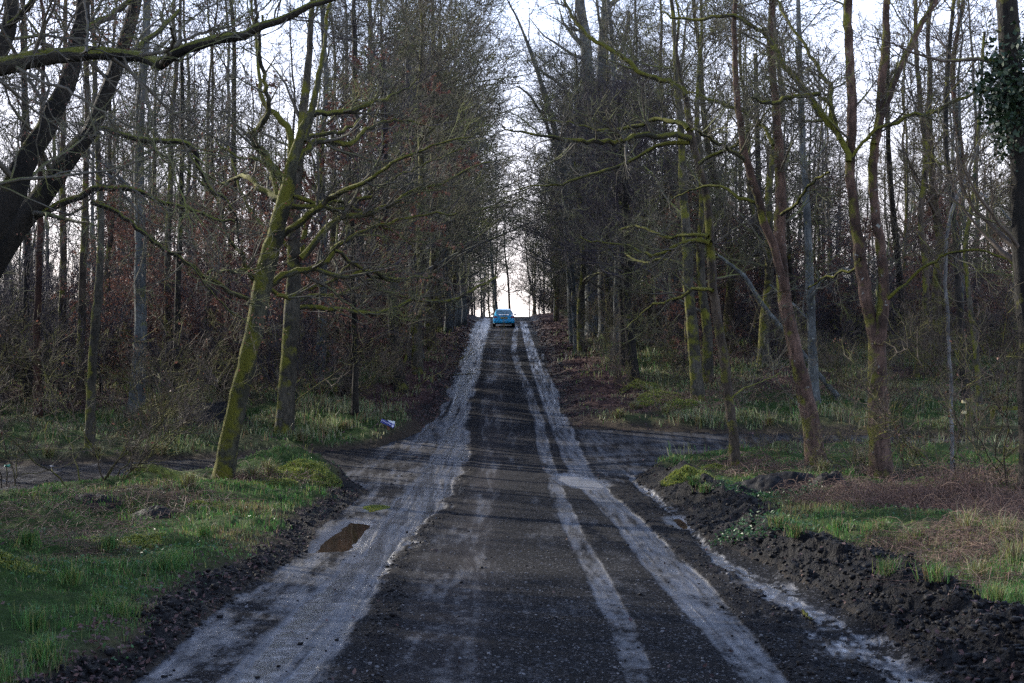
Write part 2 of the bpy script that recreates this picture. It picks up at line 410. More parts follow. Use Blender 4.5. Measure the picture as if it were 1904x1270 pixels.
M = {}
M['bark_mossy'] = bark('mossy_bark', (0.022, 0.022, 0.016), (0.10, 0.10, 0.065), mossy=0.80, lichen=0.25, leftmoss=0.10)
M['bark_moss'] = bark('partly_mossy_bark', (0.025, 0.023, 0.017), (0.11, 0.10, 0.075), mossy=0.56, lichen=0.3, leftmoss=0.10)
M['bark_pink'] = bark('pinkish_bark', (0.035, 0.022, 0.016), (0.20, 0.125, 0.095), mossy=0.38, lichen=0.5, leftmoss=0.12)
M['bark_brown'] = bark('brown_bark', (0.025, 0.02, 0.015), (0.11, 0.085, 0.06), mossy=0.5, lichen=0.4, leftmoss=0.06)
M['bark_grey'] = bark('grey_bark', (0.04, 0.045, 0.045), (0.17, 0.185, 0.18), mossy=0.3, lichen=0.6)
M['bark_dark'] = bark('dark_bark', (0.008, 0.008, 0.007), (0.035, 0.03, 0.024), mossy=0.30, lichen=0.0)
M['bark_rust'] = bark('rusty_bark', (0.02, 0.012, 0.009), (0.10, 0.045, 0.03), mossy=0.2, lichen=0.1)
M['bark_topmoss'] = bark('dark_bark_moss_on_top', (0.010, 0.010, 0.009), (0.05, 0.045, 0.036), moss=(0.10, 0.11, 0.016), mossy=0.52, lichen=0.1, topmoss=0.5)
M['bark_pale'] = bark('pale_dead_wood', (0.09, 0.09, 0.09), (0.32, 0.32, 0.31), mossy=0.15, lichen=0.2)
M['twig_green'] = bark('mossy_twig', (0.045, 0.045, 0.030), (0.11, 0.105, 0.075), moss=(0.11, 0.12, 0.025), mossy=0.50, twig=True)
M['twig_olive'] = bark('greyish_twig', (0.045, 0.042, 0.034), (0.115, 0.105, 0.085), moss=(0.10, 0.11, 0.03), mossy=0.46, twig=True)
M['twig_brown'] = bark('brown_twig', (0.045, 0.037, 0.030), (0.11, 0.088, 0.07), mossy=0.42, twig=True)
M['twig_grey'] = bark('grey_twig', (0.055, 0.057, 0.057), (0.13, 0.13, 0.125), moss=(0.06, 0.07, 0.03), mossy=0.45, twig=True)
M['twig_dark'] = bark('dark_twig', (0.022, 0.020, 0.025), (0.065, 0.056, 0.066), mossy=0.25, twig=True)

def leafmat(name, cols, rough=0.7, trans=0.25):
    m, n, l, b = mat(name)
    ge = n.new('ShaderNodeNewGeometry')
    st = [(i/(len(cols)-1), c) for i, c in enumerate(cols)]
    c = ramp(n, l, ge.outputs['Random Per Island'], st)
    l.new(c, b.inputs['Base Color']); b.inputs['Roughness'].default_value = rough
    tr = n.new('ShaderNodeBsdfTranslucent'); l.new(c, tr.inputs[0])
    ms = n.new('ShaderNodeMixShader'); ms.inputs[0].default_value = trans
    l.new(b.outputs[0], ms.inputs[1]); l.new(tr.outputs[0], ms.inputs[2])
    l.new(ms.outputs[0], n['Material Output'].inputs[0]); return m
M['copper'] = leafmat('copper_leaf', [(0.075, 0.034, 0.026), (0.15, 0.065, 0.042), (0.10, 0.045, 0.034), (0.22, 0.11, 0.07)], trans=0.3)
M['litter'] = leafmat('fallen_leaf', [(0.03, 0.018, 0.02), (0.09, 0.045, 0.04), (0.05, 0.028, 0.03), (0.13, 0.075, 0.065)], rough=0.85, trans=0.0)
M['ivy'] = leafmat('ivy_leaf', [(0.005, 0.015, 0.005), (0.010, 0.028, 0.010), (0.018, 0.045, 0.018)], rough=0.65, trans=0.1)
M['groundleaf'] = leafmat('ground_leaf', [(0.03, 0.085, 0.03), (0.05, 0.13, 0.035), (0.02, 0.06, 0.025)], rough=0.5, trans=0.25)
M['bramble'] = leafmat('dry_stem', [(0.05, 0.028, 0.02), (0.13, 0.07, 0.05), (0.09, 0.045, 0.035), (0.20, 0.13, 0.09)], trans=0.0)

def grassmat():
    m, n, l, b = mat('grass_blade')
    a = n.new('ShaderNodeAttribute'); a.attribute_name = 'tint'
    l.new(a.outputs[0], b.inputs['Base Color']); b.inputs['Roughness'].default_value = 0.55
    tr = n.new('ShaderNodeBsdfTranslucent'); l.new(a.outputs[0], tr.inputs[0])
    ms = n.new('ShaderNodeMixShader'); ms.inputs[0].default_value = 0.4
    l.new(b.outputs[0], ms.inputs[1]); l.new(tr.outputs[0], ms.inputs[2])
    l.new(ms.outputs[0], n['Material Output'].inputs[0]); return m
M['grass'] = grassmat()

def roadmat():
    m, n, l, b = mat('wet_mud_and_gravel')
    a = n.new('ShaderNodeAttribute'); a.attribute_name = 'mask'
    sp = n.new('ShaderNodeSeparateColor'); l.new(a.outputs[0], sp.inputs[0])
    wet, brown, clod = sp.outputs[0], sp.outputs[1], sp.outputs[2]
    tc = n.new('ShaderNodeTexCoord'); ob = tc.outputs['Object']
    g1 = noise(n, l, ob, 38, 4, 0.7); g2 = noise(n, l, ob, 110, 2, 0.6)
    sy = n.new('ShaderNodeSeparateXYZ'); l.new(ob, sy.inputs[0]); mp = n.new('ShaderNodeCombineXYZ'); l.new(math_(n, l, 'MULTIPLY', a.outputs['Alpha'], 50.0), mp.inputs[0]); l.new(math_(n, l, 'MULTIPLY', sy.outputs[1], 0.5), mp.inputs[1])
    st = noise(n, l, mp.outputs[0], 1.0, 4, 0.65)
    grav = ramp(n, l, g1, [(0.40, (0.0015, 0.0018, 0.003)), (0.62, (0.0055, 0.0065, 0.0095)), (0.74, (0.045, 0.047, 0.06))])
    vo = n.new('ShaderNodeTexVoronoi'); vo.inputs['Scale'].default_value = 42; l.new(ob, vo.inputs['Vector'])
    stone = ramp(n, l, vo.outputs['Color'], [(0.80, (0, 0, 0)), (0.84, (1, 1, 1))])
    grav = mixc(n, l, math_(n, l, 'MULTIPLY', stone, 0.6), grav, (0.11, 0.11, 0.125))
    mudc = ramp(n, l, st, [(0.3, (0.030, 0.035, 0.048)), (0.7, (0.115, 0.125, 0.158))])
    wv = math_(n, l, 'ADD', wet, math_(n, l, 'MULTIPLY', math_(n, l, 'SUBTRACT', g1, 0.5), 0.55))
    wv = math_(n, l, 'ADD', wv, math_(n, l, 'MULTIPLY', math_(n, l, 'SUBTRACT', st, 0.5), 0.35), True)
    f = ramp(n, l, wv, [(0.10, (0, 0, 0)), (0.62, (1, 1, 1))])
    c = mixc(n, l, f, grav, mudc)
    c = mixc(n, l, math_(n, l, 'MULTIPLY', brown, 0.45), c, mixc(n, l, g1, (0.012, 0.011, 0.012), (0.060, 0.052, 0.056)))
    c = mixc(n, l, math_(n, l, 'MULTIPLY', clod, 0.85), c, (0.012, 0.011, 0.012))
    l.new(c, b.inputs['Base Color'])
    r = ramp(n, l, wv, [(0.05, (0.80, 0, 0)), (0.4, (0.42, 0, 0)), (0.8, (0.18, 0, 0))])
    rr = n.new('ShaderNodeSeparateColor'); l.new(r, rr.inputs[0])
    l.new(rr.outputs[0], b.inputs['Roughness']); l.new(math_(n, l, 'ADD', math_(n, l, 'MULTIPLY', f, 0.75), 0.08), b.inputs['Specular IOR Level'])
    cw = n.new('ShaderNodeMapRange'); cw.inputs['From Min'].default_value = 0.38; cw.inputs['From Max'].default_value = 0.72; l.new(wv, cw.inputs['Value']); l.new(cw.outputs[0], b.inputs['Coat Weight']); b.inputs['Coat Roughness'].default_value = 0.26; b.inputs['Coat IOR'].default_value = 1.45
    hg = math_(n, l, 'ADD', math_(n, l, 'MULTIPLY', g1, 0.6), math_(n, l, 'MULTIPLY', g2, 0.4))
    amt = math_(n, l, 'SUBTRACT', 1.0, math_(n, l, 'MULTIPLY', f, 0.93))
    h = math_(n, l, 'MULTIPLY', hg, amt)
    # tyre tread ribs across the slick mud
    wvn = n.new('ShaderNodeTexWave'); wvn.inputs['Scale'].default_value = 2.2; wvn.inputs['Distortion'].default_value = 6; wvn.bands_direction = 'Y'
    wvn.inputs['Detail'].default_value = 2; l.new(ob, wvn.inputs['Vector'])
    h = math_(n, l, 'ADD', h, math_(n, l, 'MULTIPLY', math_(n, l, 'MULTIPLY', wvn.outputs[1], f), 0.03))
    h = math_(n, l, 'ADD', h, math_(n, l, 'MULTIPLY', st, 0.25))
    bump(n, l, h, 1.0, 0.045, b)
    return m
M['road'] = roadmat()
def groundmat():
    m, n, l, b = mat('verge_earth')
    a = n.new('ShaderNodeAttribute'); a.attribute_name = 'mask'
    sp = n.new('ShaderNodeSeparateColor'); l.new(a.outputs[0], sp.inputs[0])
    tc = n.new('ShaderNodeTexCoord'); ob = tc.outputs['Object']
    n1 = noise(n, l, ob, 9, 5, 0.65); n2 = noise(n, l, ob, 45, 3, 0.6)
    base = ramp(n, l, n1, [(0.3, (0.03, 0.022, 0.016)), (0.7, (0.10, 0.075, 0.05))])
    gr = ramp(n, l, n1, [(0.3, (0.02, 0.035, 0.010)), (0.55, (0.04, 0.07, 0.018)), (0.75, (0.08, 0.10, 0.03))])
    li = ramp(n, l, n2, [(0.3, (0.03, 0.018, 0.018)), (0.7, (0.10, 0.055, 0.05))])
    mu = ramp(n, l, n2, [(0.3, (0.003, 0.003, 0.0035)), (0.7, (0.013, 0.012, 0.013))])
    c = mixc(n, l, sp.outputs[0], base, gr); c = mixc(n, l, sp.outputs[2], c, li); c = mixc(n, l, sp.outputs[1], c, mu)
    l.new(c, b.inputs['Base Color'])
    rg = math_(n, l, 'SUBTRACT', 0.9, math_(n, l, 'MULTIPLY', sp.outputs[1], 0.35)); l.new(rg, b.inputs['Roughness']); b.inputs['Specular IOR Level'].default_value = 0.08
    h = math_(n, l, 'ADD', n1, math_(n, l, 'MULTIPLY', n2, 0.5)); bump(n, l, h, 1.0, 0.09, b)
    return m
M['ground'] = groundmat()

# ------------------------------------------------------------------ ground and road sheets (one height field, split along the road's edge)
ys = [-30, -15, -5, 0, 3, 5, 6.5]
y = 7.6
while y < 62: ys.append(y); y *= 1.0046
while y < 170: ys.append(y); y *= 1.008
while y < 900: ys.append(y); y *= 1.05
ys = np.array(ys)
sc_ = np.concatenate([np.linspace(-3.2, -0.75, 26)[:-1], np.linspace(-0.75, -0.36, 60)[:-1], np.linspace(-0.36, 0.36, 900), np.linspace(0.36, 0.75, 60)[1:], np.linspace(0.75, 3.2, 26)[1:]])
SX, YY = np.meshgrid(sc_, ys)
XX = SX*(np.maximum(YY, 0)+5.5) + np.where(YY < 0, SX*20, 0)
ZZ, mk = terrain(XX, YY)
nr, nc = XX.shape
vid = np.arange(nr*nc).reshape(nr, nc)
quads = np.stack([vid[:-1, :-1], vid[:-1, 1:], vid[1:, 1:], vid[1:, :-1]], -1).reshape(-1, 4)
onroad = (mk['s'] < 0.0)
sm_ = mk['sm'] < 0.0
qr = onroad.ravel()[quads].sum(1) >= 2
qm = sm_.ravel()[quads].sum(1) >= 2
V = np.stack([XX, YY, ZZ], -1).reshape(-1, 3)
Crd = np.stack([mk['wet'], mk['brown'], mk['clod'], np.clip(mk['vv'], -3, 4)], -1).reshape(-1, 4)
Cgd = np.stack([mk['grass']*(1-0.5*mk['dry']), mk['mud'], mk['litter'], np.ones_like(ZZ)], -1).reshape(-1, 4)
def sheet(name, sel, C, m):
    q = quads[sel]; u, inv = np.unique(q, return_inverse=True)
    mb = MB(); mb.add(V[u], inv.reshape(-1, 4)); mb.c.append(C[u])
    return tag(mb.build(name, m, colname='mask'), kind='structure')
sheet('ground', ~qr, Cgd, M['ground'])
sheet('road', qr & qm, Crd, M['road'])
sheet('path', qr & ~qm, Crd, M['road'])

def watermat(name, col, rough):
    m, n, l, b = mat(name)
    b.inputs['Base Color'].default_value = (*col, 1); b.inputs['Roughness'].default_value = rough
    b.inputs['Specular IOR Level'].default_value = 0.6
    tc = n.new('ShaderNodeTexCoord'); bump(n, l, noise(n, l, tc.outputs['Object'], 3, 2), 0.05, 0.02, b)
    return m
M['water_brown'] = watermat('muddy_puddle_water', (0.028, 0.020, 0.013), 0.02)
M['water_sky_pale'] = watermat('sky_pale_puddle_water', (0.30, 0.31, 0.34), 0.10)  # pale base colour stands in for bright sky reflected in the puddle
import bmesh
for i, (pl, lv) in enumerate(PUD):
    bm = bmesh.new()
    c = np.mean(pl, axis=0)
    vs = [bm.verts.new((c[0]+(x-c[0])*1.06, y_*1.0+(y_-c[1])*0.06, lv)) for x, y_ in pl]
    bm.faces.new(vs)
    me = bpy.data.meshes.new('puddle'); bm.to_mesh(me); bm.free()
    if me.polygons[0].normal.z < 0: me.flip_normals()
    me.materials.append(M['water_sky_pale'] if i == 2 else M['water_brown'])
    o = bpy.data.objects.new('puddle', me); COL.objects.link(o)
    tag(o, kind='structure')

# ------------------------------------------------------------------ trees
def finish_tree(name, base, trunk_mb, crown_mb, tm, cm, label, group=None, cat='tree', extra=None):
    r = empty(name, base)
    tag(r, label, cat, group)
    if trunk_mb.v: trunk_mb.build('trunk', M[tm], r, origin=base)
    if crown_mb.v: crown_mb.build('crown', M[cm], r, origin=base)
    for nm, mb, mm in (extra or []): mb.build(nm, M[mm], r, origin=base)
    return r

def twigs(rng, mb, Ps, Rs, dens=1.0, scale=1.0, up=0.06, wig=0.16, rmin=0.006, levels=3, ang=48, clip=None):
    """adds branches > twigs > twiglets to limb polylines (lists of (n,3)); returns last level for leaves"""
    n = 10
    L = np.stack([resamp(p, r, n)[0] for p, r in zip(Ps, Rs)]); R = np.stack([resamp(p, r, n)[1] for p, r in zip(Ps, Rs)])
    ln = np.linalg.norm(np.diff(L, axis=1), axis=2).sum(1)
    c1 = np.maximum(1, (ln*2.3*dens/scale).astype(int))
    a, ar, _ = spawn(rng, L, R, c1, 0.12, 1.0, 1.9*scale, ang, 8, wig, up, 0.55, 0.012*scale, 0.15, 0.4)
    mb.tubes(a, ar, 4)
    last = a
    if levels > 1:
        b_, br, _ = spawn(rng, a, ar, np.full(len(a), max(2, int(round(6*dens)))), 0.15, 1.0, 0.95*scale, ang, 6, wig*1.1, up*0.8, 0.6, rmin*1.2, 0.1)
        mb.tubes(b_, br, 3); last = b_
        if levels > 2:
            c_, cr, _ = spawn(rng, b_, br, np.full(len(b_), 4), 0.15, 1.0, 0.42*scale, ang, 4, wig*1.1, up*0.6, 0.7, rmin, 0.1)
            mb.tubes(c_, cr, 3); last = c_
    return last

def leaves_on(rng, mb, last, n, size=0.045):
    C = len(last); idx = rng.integers(0, C, n); j = rng.integers(1, last.shape[1], n)
    c = last[idx, j]+rng.normal(0, 0.03, (n, 3))
    quadleaf(rng, mb, c, size)
def quadleaf(rng, mb, c, size, flat=0.0):
    n = len(c)
    a = rng.normal(0, 1, (n, 3)); a[:, 2] *= (1-flat); a /= np.linalg.norm(a, axis=1, keepdims=True)
    b_ = rng.normal(0, 1, (n, 3)); b_[:, 2] *= (1-flat); b_ -= (a*b_).sum(1, keepdims=True)*a; b_ /= np.linalg.norm(b_, axis=1, keepdims=True)
    s_ = size*rng.uniform(0.6, 1.4, (n, 1))
    up_ = np.cross(a, b_)*s_*0.25
    v = np.stack([c-a*s_, c-b_*s_*0.6+up_, c+a*s_, c+b_*s_*0.6+up_], 1)
    mb.add(v.reshape(-1, 3), np.arange(n*4).reshape(-1, 4))

def flare_trunk(mb, pts, rad, k=18, rng=None, flare=0.55, amp=0.09):
    """trunk with a flared, ribbed base"""
    pts = np.asarray(pts); n = len(pts)
    t = np.gradient(pts, axis=0); t /= np.linalg.norm(t, axis=1, keepdims=True)
    a = np.cross(t, np.array([0, 1, 0.])); a /= np.linalg.norm(a, axis=1, keepdims=True); b_ = np.cross(t, a)
    th = np.arange(k)*2*math.pi/k
    ph = rng.uniform(0, 6.28, 4); hgt = pts[:, 2]-pts[0, 2]
    fl = np.exp(-np.maximum(hgt, 0)/0.35)
    prof_ = 1 + amp*(0.5*np.sin(2*th+ph[0])+0.5*np.sin(3*th+ph[1]))[None, :]*np.ones((n, 1))
    prof_ = prof_+fl[:, None]*(flare*(0.55+0.45*np.sin(5*th+ph[2]+0.5*np.sin(2*th))))[None, :]
    prof_ = prof_+rng.normal(0, 0.022, (n, k))+0.05*np.sin(hgt[:, None]*2.1+th[None]*2+ph[3])
    v = pts[:, None]+(rad[:, None]*prof_)[:, :, None]*(np.cos(th)[None, :, None]*a[:, None]+np.sin(th)[None, :, None]*b_[:, None])
    i = np.arange(n-1)[:, None]; j = np.arange(k)[None, :]
    q = np.stack([i*k+j, (i+1)*k+j, (i+1)*k+(j+1) % k, i*k+(j+1) % k], -1)
    mb.add(v.reshape(-1, 3), q.reshape(-1, 4))

def hero(label, stems, limbs, tm='bark_moss', cm='twig_green', seed=1, dens=1.0, scale=1.0, spread=2.5, base_d=None, levels=3,
         up=0.05, topfill=6, toplen=3.2, autolimbs=0, wf=1.0, lbm=None, alen=3.0, group=None, name='tree', cat='tree', leaves=0, twigmin=0.006, wig=0.16, aup=0.08, at0=0.25):
    """stems / limbs: lists of (px, py, width_px) polylines, the first stem starts at the tree's foot"""
    rng = np.random.default_rng(seed)
    s0 = stems[0][0]
    if base_d is None: gx, d, gz = ground_pt(s0[0], s0[1])
    else: d = base_d; gx = (s0[0]-CX)*d/F; gz = H(gx, d)
    base = np.array([gx, d, gz])
    tmb, cmb = MB(), MB(); PL, RL, LB = [], [], []
    TP, TR = [], []
    for k, st in enumerate(stems):
        dd = np.linspace(0, rng.uniform(-0.5, 0.5)*spread*0.6, len(st))
        pts = [P(p[0], p[1], d+q) for p, q in zip(st, dd)]; rad = [p[2]*d/F/2*wf for p in st]
        if k == 0: pts[0] = base.copy(); pts.insert(0, base-np.array([0, 0, 0.35])); rad.insert(0, rad[0]*1.1)
        top = pts[-1]; dr = pts[-1]-pts[-2]; dr /= np.linalg.norm(dr)
        if st[-1][1] < 40:      # carry on above the frame
            for q in range(1, 4):
                pts.append(top+dr*1.3*q+rng.normal(0, 0.15, 3)); rad.append(rad[-1]*0.72)
        nn = max(14, int(len(pts)*3.5))
        p_, r_ = resamp(pts, rad, nn, 0.010, rng)
        (flare_trunk(tmb, p_, r_, 18, rng) if k == 0 else tmb.tubes(p_, r_, 12, jit=0.03, rng=rng))
        TP.append(p_); TR.append(r_)
    for lm in limbs:
        sg = rng.choice([-1, 1]); e = spread*rng.uniform(0.3, 1.0)*sg
        d0 = lm[0][3] if len(lm[0]) > 3 else 0
        u = np.linspace(0, 1, len(lm))
        pts = [P(p[0], p[1], d+d0+e*q**1.3) for p, q in zip(lm, u)]; rad = [max(p[2]*d/F/2*(wf*0.5+0.5), 0.008) for p in lm]
        nn = max(12, int(len(lm)*2.6)); p_, r_ = resamp(pts, rad, nn, 0.022*min(1, d/30), rng)
        lb = MB(); lb.tubes(p_, r_, 9, jit=0.06, rng=rng); LB.append(lb); PL.append(p_); RL.append(r_)
    T = np.stack([resamp(p, r, 16)[0] for p, r in zip(TP, TR)]); R = np.stack([resamp(p, r, 16)[1] for p, r in zip(TP, TR)])
    if topfill:
        a, ar, _ = spawn(rng, T, R, np.full(len(T), topfill), 0.72, 1.0, toplen, 40, 10, 0.13, aup, 0.6, 0.02, 0.2)
        cmb.tubes(a, ar, 6); PL += list(a); RL += list(ar)
    if autolimbs:
        a, ar, _ = spawn(rng, T, R, np.full(len(T), autolimbs), at0, 0.95, alen, 62, 10, 0.15, aup, 0.34, 0.015, 0.0)
        cmb.tubes(a, ar, 6); PL += list(a); RL += list(ar)
    ex = []
    if PL:
        last = twigs(rng, cmb, PL, RL, dens, scale, up, wig, twigmin, levels)
        if leaves:
            lm_ = MB(); leaves_on(rng, lm_, last, leaves, 0.05); ex.append(('leaves', lm_, 'copper'))
    ex += [('limb', lb, lbm or tm) for lb in LB]
    return finish_tree(name, tuple(base), tmb, cmb, tm, cm, label, group, cat, ex)

# ------------------------------------------------------------------ the trees one can tell apart
hero('leaning tree covered in green moss left of the junction, its long limbs over the road',
  [[(415, 892, 52), (426, 830, 46), (440, 760, 43), (456, 695, 42), (476, 600, 44), (492, 520, 45), (508, 455, 40), (522, 400, 38), (534, 355, 36), (541, 320, 32), (548, 290, 27), (560, 250, 20), (574, 220, 17), (586, 180, 14), (597, 120, 11), (606, 60, 9), (612, 10, 7)],
   [(536, 340, 20), (540, 300, 18), (543, 268, 18), (536, 240, 17), (518, 218, 15), (500, 202, 13), (486, 180, 11), (482, 140, 9), (478, 90, 8), (470, 30, 6)]],
  [[(530, 345, 22), (512, 318, 19), (497, 297, 17), (484, 280, 16), (474, 262, 15), (477, 242, 13), (492, 222, 12), (500, 200, 11), (494, 160, 9), (486, 127, 8), (484, 80, 7), (488, 30, 5)],
   [(522, 370, 20), (505, 362, 16), (484, 350, 14), (466, 335, 12), (452, 330, 10), (432, 334, 8), (410, 336, 6)],
   [(522, 368, 12), (510, 345, 11), (502, 325, 9), (494, 308, 7), (470, 296, 6), (430, 285, 4), (400, 262, 3)],
   [(544, 308, 19), (560, 290, 17), (577, 272, 15), (592, 262, 14), (612, 264, 13), (634, 267, 12), (655, 266, 11), (668, 255, 10), (681, 241, 9), (700, 233, 7), (730, 225, 6), (770, 228, 4), (800, 240, 3)],
   [(546, 295, 14), (562, 262, 12), (590, 250, 10), (622, 247, 9), (648, 236, 7), (676, 215, 5), (700, 185, 4)],
   [(564, 262, 15), (574, 225, 14), (590, 212, 12), (610, 211, 12), (640, 209, 12), (666, 203, 12), (690, 190, 10), (716, 184, 8), (740, 172, 4), (775, 150, 3)],
   [(545, 366, 11), (562, 368, 10), (585, 378, 10), (605, 378, 9), (622, 374, 8), (640, 376, 7), (662, 388, 6), (690, 402, 5), (715, 423, 4), (745, 440, 3), (770, 458, 2)],
   [(543, 383, 12), (570, 383, 11), (598, 381, 11), (616, 388, 10), (640, 390, 10), (652, 376, 10), (670, 370, 10), (690, 368, 9), (705, 352, 7), (728, 335, 6), (760, 318, 5), (800, 300, 4), (850, 282, 3), (900, 262, 2)],
   [(515, 450, 15), (545, 425, 14), (575, 400, 14), (600, 375, 13), (630, 360, 12), (660, 348, 10), (695, 330, 8), (730, 300, 7), (775, 285, 5), (830, 260, 4), (880, 252, 2)],
   [(560, 480, 15), (585, 450, 14), (612, 420, 14), (638, 402, 13), (668, 399, 12), (700, 393, 11), (735, 375, 9), (770, 352, 8), (810, 345, 6), (860, 320, 5), (910, 300, 3)],
   [(500, 530, 16), (525, 514, 15), (552, 507, 14), (582, 500, 14), (608, 482, 13), (624, 464, 12), (650, 440, 9), (690, 425, 7), (740, 410, 6), (800, 398, 4), (850, 395, 3)],
   [(588, 500, 10), (616, 511, 10), (640, 515, 9), (666, 506, 9), (690, 503, 8), (712, 513, 8), (730, 520, 7), (754, 518, 7), (802, 516, 4), (830, 525, 2)],
   [(622, 466, 8), (655, 488, 8), (685, 509, 7), (715, 520, 5), (750, 523, 4)],
   [(497, 536, 11), (515, 545, 9), (540, 552, 9), (568, 540, 8), (600, 530, 7), (630, 515, 6), (652, 490, 5)],
   [(492, 535, 12), (470, 520, 11), (460, 498, 9), (446, 470, 8), (430, 450, 7), (418, 420, 6), (410, 380, 5), (380, 345, 5), (352, 320, 4), (330, 290, 3)],
   [(470, 566, 10), (450, 552, 9), (430, 545, 9), (405, 525, 8), (380, 515, 8), (355, 493, 8), (320, 470, 7), (290, 450, 6), (262, 428, 5), (225, 400, 4), (180, 372, 3)],
   [(500, 505, 8), (470, 500, 7), (440, 503, 6), (412, 505, 5), (388, 504, 4)]],
  tm='bark_mossy', cm='twig_olive', wf=0.76, seed=11, dens=1.15, spread=3.0, topfill=5)
hero('upright moss streaked tree just behind the leaning mossy one, a low limb toward the road',
  [[(528, 806, 36), (533, 740, 32), (538, 660, 31), (543, 590, 30), (546, 520, 27), (547, 450, 25), (548, 380, 23), (556, 300, 20), (566, 200, 16), (575, 100, 13), (580, 20, 10)]],
  [[(552, 573, 9), (600, 573, 9), (651, 578, 8), (695, 583, 8), (736, 571, 8), (765, 558, 7), (800, 560, 7), (840, 556, 7), (870, 545, 6), (901, 528, 5), (925, 515, 3)],
   [(550, 520, 12), (562, 480, 12), (566, 440, 11), (572, 400, 10), (590, 360, 8), (598, 300, 7), (600, 240, 5)],
   [(552, 560, 9), (575, 552, 8), (620, 548, 7), (665, 535, 6), (690, 520, 5), (720, 545, 4), (760, 552, 3)],
   [(545, 470, 10), (520, 440, 9), (490, 420, 7), (460, 380, 6), (440, 330, 5), (425, 270, 4)]],
  tm='bark_moss', lbm='bark_mossy', cm='twig_olive', wf=1.0, seed=12, dens=1.2, spread=3.5, autolimbs=8, alen=4.2, topfill=5)
hero('thin brown tree with green mossy limbs at the near right corner of the junction',
  [[(1367, 866, 25), (1362, 800, 23), (1355, 740, 22), (1346, 672, 21), (1336, 610, 22), (1328, 550, 22), (1322, 476, 19), (1315, 370, 18), (1299, 308, 17), (1284, 246, 16), (1278, 200, 14), (1272, 168, 12), (1262, 130, 9), (1258, 80, 7), (1262, 20, 5)]],
  [[(1275, 176, 12), (1255, 158, 12), (1225, 147, 11), (1188, 132, 10), (1163, 110, 10), (1130, 88, 9), (1096, 70, 8), (1074, 44, 8), (1060, 20, 7), (1045, -10, 5)],
   [(1279, 240, 11), (1262, 226, 11), (1240, 222, 10), (1205, 225, 9), (1173, 236, 8), (1130, 242, 6), (1085, 235, 5), (1040, 226, 3), (1000, 222, 2)],
   [(1284, 258, 14), (1255, 252, 12), (1225, 254, 11), (1190, 253, 11), (1160, 261, 10), (1129, 264, 10), (1096, 265, 9), (1059, 262, 8), (1015, 254, 6), (975, 248, 4), (930, 235, 2)],
   [(1282, 266, 10), (1250, 266, 9), (1222, 272, 8), (1195, 287, 7), (1170, 300, 7), (1144, 312, 7), (1096, 327, 6), (1041, 342, 5), (986, 348, 3), (930, 358, 2)],
   [(1322, 452, 13), (1300, 447, 11), (1269, 451, 10), (1245, 462, 8), (1225, 473, 7), (1195, 470, 6), (1160, 455, 5), (1120, 452, 4), (1080, 440, 3)],
   [(1318, 440, 9), (1290, 436, 8), (1255, 440, 7), (1215, 432, 6), (1185, 420, 5), (1150, 425, 4)],
   [(1326, 540, 8), (1300, 535, 8), (1270, 548, 7), (1240, 560, 6), (1215, 567, 5), (1190, 585, 3), (1165, 610, 2)],
   [(1300, 305, 8), (1330, 285, 7), (1360, 275, 6), (1385, 250, 5), (1410, 230, 4), (1430, 200, 3)],
   [(1356, 745, 5), (1385, 722, 4), (1420, 708, 3), (1455, 690, 2)]],
  tm='bark_brown', lbm='bark_mossy', cm='twig_olive', wf=0.82, seed=13, dens=1.35, spread=3.2, topfill=4)
hero('pinkish barked tree with two stems, its foot swelling darkly beside the right hand track',
  [[(1518, 862, 42), (1510, 802, 36), (1499, 748, 34), (1487, 690, 32), (1472, 628, 30), (1461, 567, 28), (1453, 500, 24), (1449, 440, 26), (1452, 370, 25), (1448, 300, 19), (1445, 220, 17), (1436, 145, 15), (1432, 70, 14), (1434, 0, 12)],
   [(1458, 540, 18), (1448, 490, 17), (1437, 450, 17), (1421, 415, 17), (1409, 362, 17), (1394, 319, 16), (1383, 272, 14), (1373, 203, 13), (1368, 145, 12), (1366, 72, 11), (1368, 0, 9)]],
  [[(1395, 322, 8), (1375, 290, 8), (1340, 270, 7), (1310, 250, 6), (1285, 240, 5)],
   [(1452, 400, 7), (1480, 380, 6), (1510, 340, 5), (1540, 320, 4)],
   [(1437, 270, 8), (1420, 240, 7), (1395, 215, 6), (1350, 195, 6), (1310, 180, 5), (1265, 170, 4)],
   [(1412, 380, 8), (1380, 370, 7), (1350, 350, 6), (1318, 345, 5), (1290, 352, 4), (1250, 370, 3)]],
  tm='bark_pink', lbm='bark_mossy', cm='twig_olive', wf=0.92, seed=14, dens=1.15, spread=3.0, autolimbs=6, alen=3.0, topfill=5)
